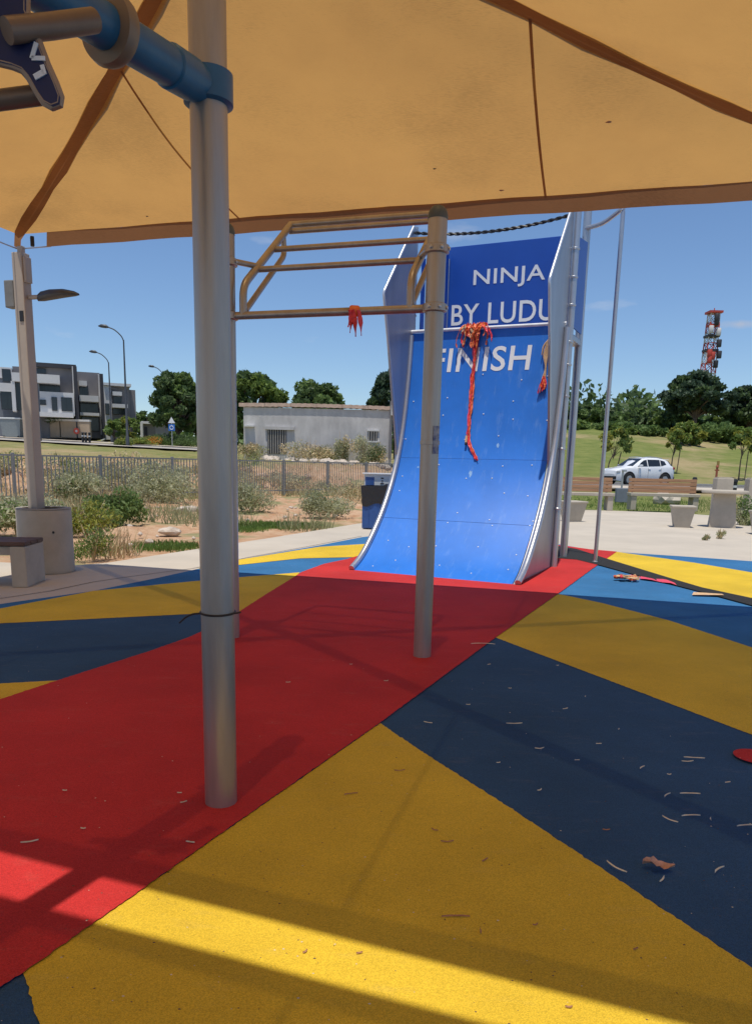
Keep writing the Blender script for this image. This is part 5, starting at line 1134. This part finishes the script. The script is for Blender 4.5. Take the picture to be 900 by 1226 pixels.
for k in range(330):
    x = rg.uniform(6, 26); y = rg.uniform(22.9, 30); hs.append((x, y, .7, 34))
blades('lawn_grass', hs, GRS, .09, 4, 'short grass verge behind the benches')
# stones and rubble
def rock(lab, base, s, seed, group, m=STONE, flat_=.6):
    rg = random.Random(seed); bm = bmesh.new(); bmesh.ops.create_icosphere(bm, subdivisions=2, radius=1)
    for v in bm.verts: v.co = Vector((v.co.x * s, v.co.y * s * .75, v.co.z * s * flat_)) * (1 + .25 * math.sin(v.co.x * 3 + seed) * math.cos(v.co.y * 4 + seed * 2) + rg.uniform(-.08, .08))
    me = bpy.data.meshes.new('rock'); bm.to_mesh(me); bm.free(); me.materials.append(m); o = bpy.data.objects.new('rock', me); COL.objects.link(o); o.location = Vector(base) + Vector((0, 0, s * flat_ * .45)); o.rotation_euler = (0, 0, seed); tag(o, lab, 'rock', group)
rock('largest pale flat stone lying on the bare earth left of the foreground post', Gs(203, 639), .19, 3, 'stones on the bare earth', flat_=.4)
rock('long white stone at the weeds left of the foreground post', Gs(226, 612), .34, 4, 'stones on the bare earth', flat_=.25)
rock('pale stone slab at the weed edge right of the foreground post', Gs(244, 610), .25, 5, 'stones on the bare earth', flat_=.35)
rgk = random.Random(21)
for k in range(34):
    xx = rgk.uniform(120, 410); p = Gs(xx, rgk.uniform(608, 662 - (xx - 127) * .153)) if k < 26 else Gs(rgk.uniform(340, 420), rgk.uniform(608, 618))
    rock('small pale stone scattered on the bare earth before the fence', p, rgk.uniform(.025, .075), 30 + k, 'small stones scattered on the bare earth')
for k in range(46):
    g = onground(rgk.uniform(318, 466), rgk.uniform(40.5, 43.8)); rock('pale rubble stone heaped along the foot of the shed', g, rgk.uniform(.14, .34), 80 + k, 'rubble stones along the shed')
for k in range(60):
    s_ = rgk.uniform(-2, 13); p = F0 + FD * s_ + FN * rgk.uniform(1.0, 3.6); rock('rubble lump on the earth bank seen through the fence', (p.x, p.y, terr(p.x, p.y)), rgk.uniform(.08, .26), 140 + k, 'rubble on the bank behind the fence', m=mat('peach rubble', (.46, .31, .22), .95, 0, var=.25, scale=6, bump=.4))
rock('rounded pale boulder behind the right bench, below the white car', onground(800, 27.5), .55, 401, None, m=CONC, flat_=.45)

# ------------------------------------------------------------------ litter on the rubber
def sliver(lab, p, ln_, a, curl, m, w, group, z=.026, name='dry_sliver'):
    mb = MB(); vs = []; ln_ *= .85
    for i in range(7):
        f = i / 6 - .5; x = f * ln_; y = curl * ln_ * (f * f * 4 - 1) * .5; ww = w * (1 - (2 * f) ** 2 * .9); vs += [(x, y - ww, .0015), (x, y + ww, .0025 + .006 * abs(f))]
    mb.add(vs, [(2 * i, 2 * i + 2, 2 * i + 3, 2 * i + 1) for i in range(6)]); o = mb.build(name, m); o.location = (p.x, p.y, z); o.rotation_euler = (0, 0, a); tag(o, lab, 'leaf litter', group)
rg = random.Random(31)
L1 = 'thin pale dry sliver lying on the dark blue rubber'
for (px, py, l, a) in [(578, 776, .19, .0), (585, 801, .03, .6), (830, 915, .10, -.1), (822, 919, .06, .1), (768, 927, .05, .8), (798, 961, .06, .8), (825, 959, .09, 0), (801, 990, .07, -.9), (826, 986, .08, .1), (737, 1048, .09, -1.0), (791, 1063, .05, .9), (860, 1052, .07, .7), (615, 873, .09, .1), (512, 872, .05, -.4), (676, 855, .04, .5), (645, 903, .05, .2), (716, 898, .03, .1), (690, 918, .025, .1), (645, 954, .03, .7), (596, 921, .02, .2), (890, 998, .07, .2), (700, 840, .02, 1), (740, 880, .02, 1), (800, 935, .02, 0), (870, 945, .03, .3), (850, 990, .03, 1.2), (610, 830, .02, 0), (560, 850, .025, 0), (667, 802, .02, .4)]:
    sliver(L1, G(px, py), l, a, rg.uniform(-.3, .3), DRYL, .0018 + .012 * l, 'pale dry slivers on the dark blue rubber')
for (px, py, l, a) in [(535, 1014, .05, .1), (580, 1037, .035, .8), (545, 1106, .09, .05), (574, 1123, .03, 1.5), (640, 1115, .02, .4), (420, 957, .06, .3), (478, 928, .05, .2), (520, 1000, .03, -.6), (680, 1215, .02, 0), (430, 1150, .02, .3), (365, 1148, .02, .9), (725, 1000, .03, 0), (760, 1145, .02, .5)]:
    sliver('thin brown stalk lying on the yellow rubber', G(px, py), l, a, rg.uniform(-.25, .25), BROWNL, .0018 + .012 * l, 'brown stalks on the yellow rubber', z=.018)
for (px, py, l, a) in [(36, 1016, .06, .4), (228, 1017, .035, -.2), (215, 957, .02, 0), (78, 954, .02, 0), (345, 822, .03, .2), (220, 968, .03, .6), (100, 1000, .02, 0), (420, 800, .02, .3), (462, 820, .03, .4)]:
    sliver('short pale dry sliver lying on the red lane', G(px, py), l, a, rg.uniform(-.25, .25), DRYL, .002 + .02 * l, 'pale dry slivers on the red lane', z=.022)
# grit and dust specks on the rubber
bpy.context.view_layer.update(); DG_ = bpy.context.evaluated_depsgraph_get()
def floor_z(x, y):
    h = SC.ray_cast(DG_, Vector((x, y, .16)), Vector((0, 0, -1)), distance=.4); return h[1].z if h[0] else 0.0
rg = random.Random(77); mb = MB()
for k in range(560):
    px = rg.uniform(-20, 920); py = 700 + 540 * rg.random() ** 1.3; p = G(px, py); r = rg.uniform(.001, .003); zf = floor_z(p.x, p.y) + .0004; a = rg.uniform(0, 3)
    mb.add([(p.x + r * math.cos(a + j * 1.57) * rg.uniform(.6, 1.8), p.y + r * math.sin(a + j * 1.57), zf) for j in range(4)] + [(p.x, p.y, zf + r * .5)], [(0, 1, 4), (1, 2, 4), (2, 3, 4), (3, 0, 4)], mi=rg.choice([0, 0, 1]))
mb.build('grit', [DKWOOD, DRYL], kind='stuff', label='fine grit and dust specks on the rubber')
# single curled leaf
p = G(787, 1048); mb = MB(); vs = []; 
for i in range(9):
    f = i / 8; w = .024 * math.sin(math.pi * min(1, f * .93 + .05)) * (1 + .38 * math.sin(i * 2.6)); x = -.046 + .092 * f
    for s in (-1, 0, 1): vs.append((x, s * w, .006 + .014 * abs(s) * (1 - f * .4) + .006 * math.sin(f * 7)))
mb.add(vs, [(3 * i + s, 3 * i + s + 1, 3 * i + s + 4, 3 * i + s + 3) for i in range(8) for s in (0, 1)], True); o = mb.build('dry_leaf', mat('pinkish dry leaf', (.52, .30, .22), .8, 0, var=.3, scale=40)); o.location = (p.x, p.y, .024); o.rotation_euler = (0, 0, -.2); tag(o, 'curled pinkish brown dry leaf lying on the dark blue rubber', 'leaf')
# dropped ribbon bunch and red scrap on the blue patch
p = G(750, 697); t = thing('dropped_ribbons', 'tangled bunch of orange and straw ribbons dropped on the sunlit blue rubber', 'ribbon', (p.x, p.y, .03)); rg = random.Random(3)
for k in range(10):
    a = rg.uniform(0, 6.28); q = [Vector((rg.uniform(-.13, .13), rg.uniform(-.10, .10), rg.uniform(.005, .04))) for _ in range(4)]; MB().tape(smooth_path(q, 3), .016, .003, rg.uniform(-.4, .4)).build('strand', [ORANGE, STRAW, RED, STRAW][k % 4], t)
t = thing('red_scrap', 'flat pink red strip of plastic lying between the ribbons and the black band', 'scrap', (G(792, 700).x, G(792, 700).y, .026))
q = [G(766, 695), G(785, 697), G(800, 700), G(812, 703)]; mb = MB(); vs = []
for i, p in enumerate(smooth_path(q, 3)):
    w = .11 * (.35 + .65 * math.sin(math.pi * (i + 1) / 11)); vs += [(p.x - .02, p.y - w, .028 + .006 * math.sin(i * 1.3)), (p.x + .02, p.y + w, .03 + .008 * math.cos(i * 1.1))]
mb.add(vs, [(2 * i, 2 * i + 2, 2 * i + 3, 2 * i + 1) for i in range(len(vs) // 2 - 1)], True).build('strip', PINK, t, True)
p = G(867, 721); t = thing('paper_scrap', 'small pale scrap beside the black band on the blue rubber', 'scrap', (G(845, 715).x, G(845, 715).y, .026)); MB().add([(-.16, -.05, .002), (.14, -.07, .01), (.17, .04, .004), (-.1, .06, .012)], [(0, 1, 2, 3)]).build('sheet', STRAW, t)
# specks caught on the canopy
for (px, py, r) in ((600, 227, .022), (713, 231, .035), (728, 145, .02), (176, 258, .016), (520, 201, .014)):
    d = ray(px, py); s_ = (3.33 - 1.2) / d.z; best = None
    dg = bpy.context.evaluated_depsgraph_get(); hit = SC.ray_cast(dg, EYE, d.normalized(), distance=30)
    if hit[0] and hit[4].name.startswith('cloth_panel'):
        n = hit[2]; n = n if n.dot(d) < 0 else -n; rr = random.Random(px); q = n.to_track_quat('Z', 'Y').to_matrix()
        mb = MB(); mb.add([q @ Vector((r * rr.uniform(.6, 1.2) * math.cos(a), r * .55 * rr.uniform(.6, 1.2) * math.sin(a), .004)) for a in np.linspace(0, 6.283, 10)[:-1]] + [q @ Vector((0, 0, .010))], [(i, (i + 1) % 9, 9) for i in range(9)])
        o = mb.build('dry_leaf', HDARK if r < .02 else BROWNL); o.location = hit[1]; tag(o, 'dark scrap of leaf caught under the orange canopy', 'leaf', 'leaf scraps under the canopy')
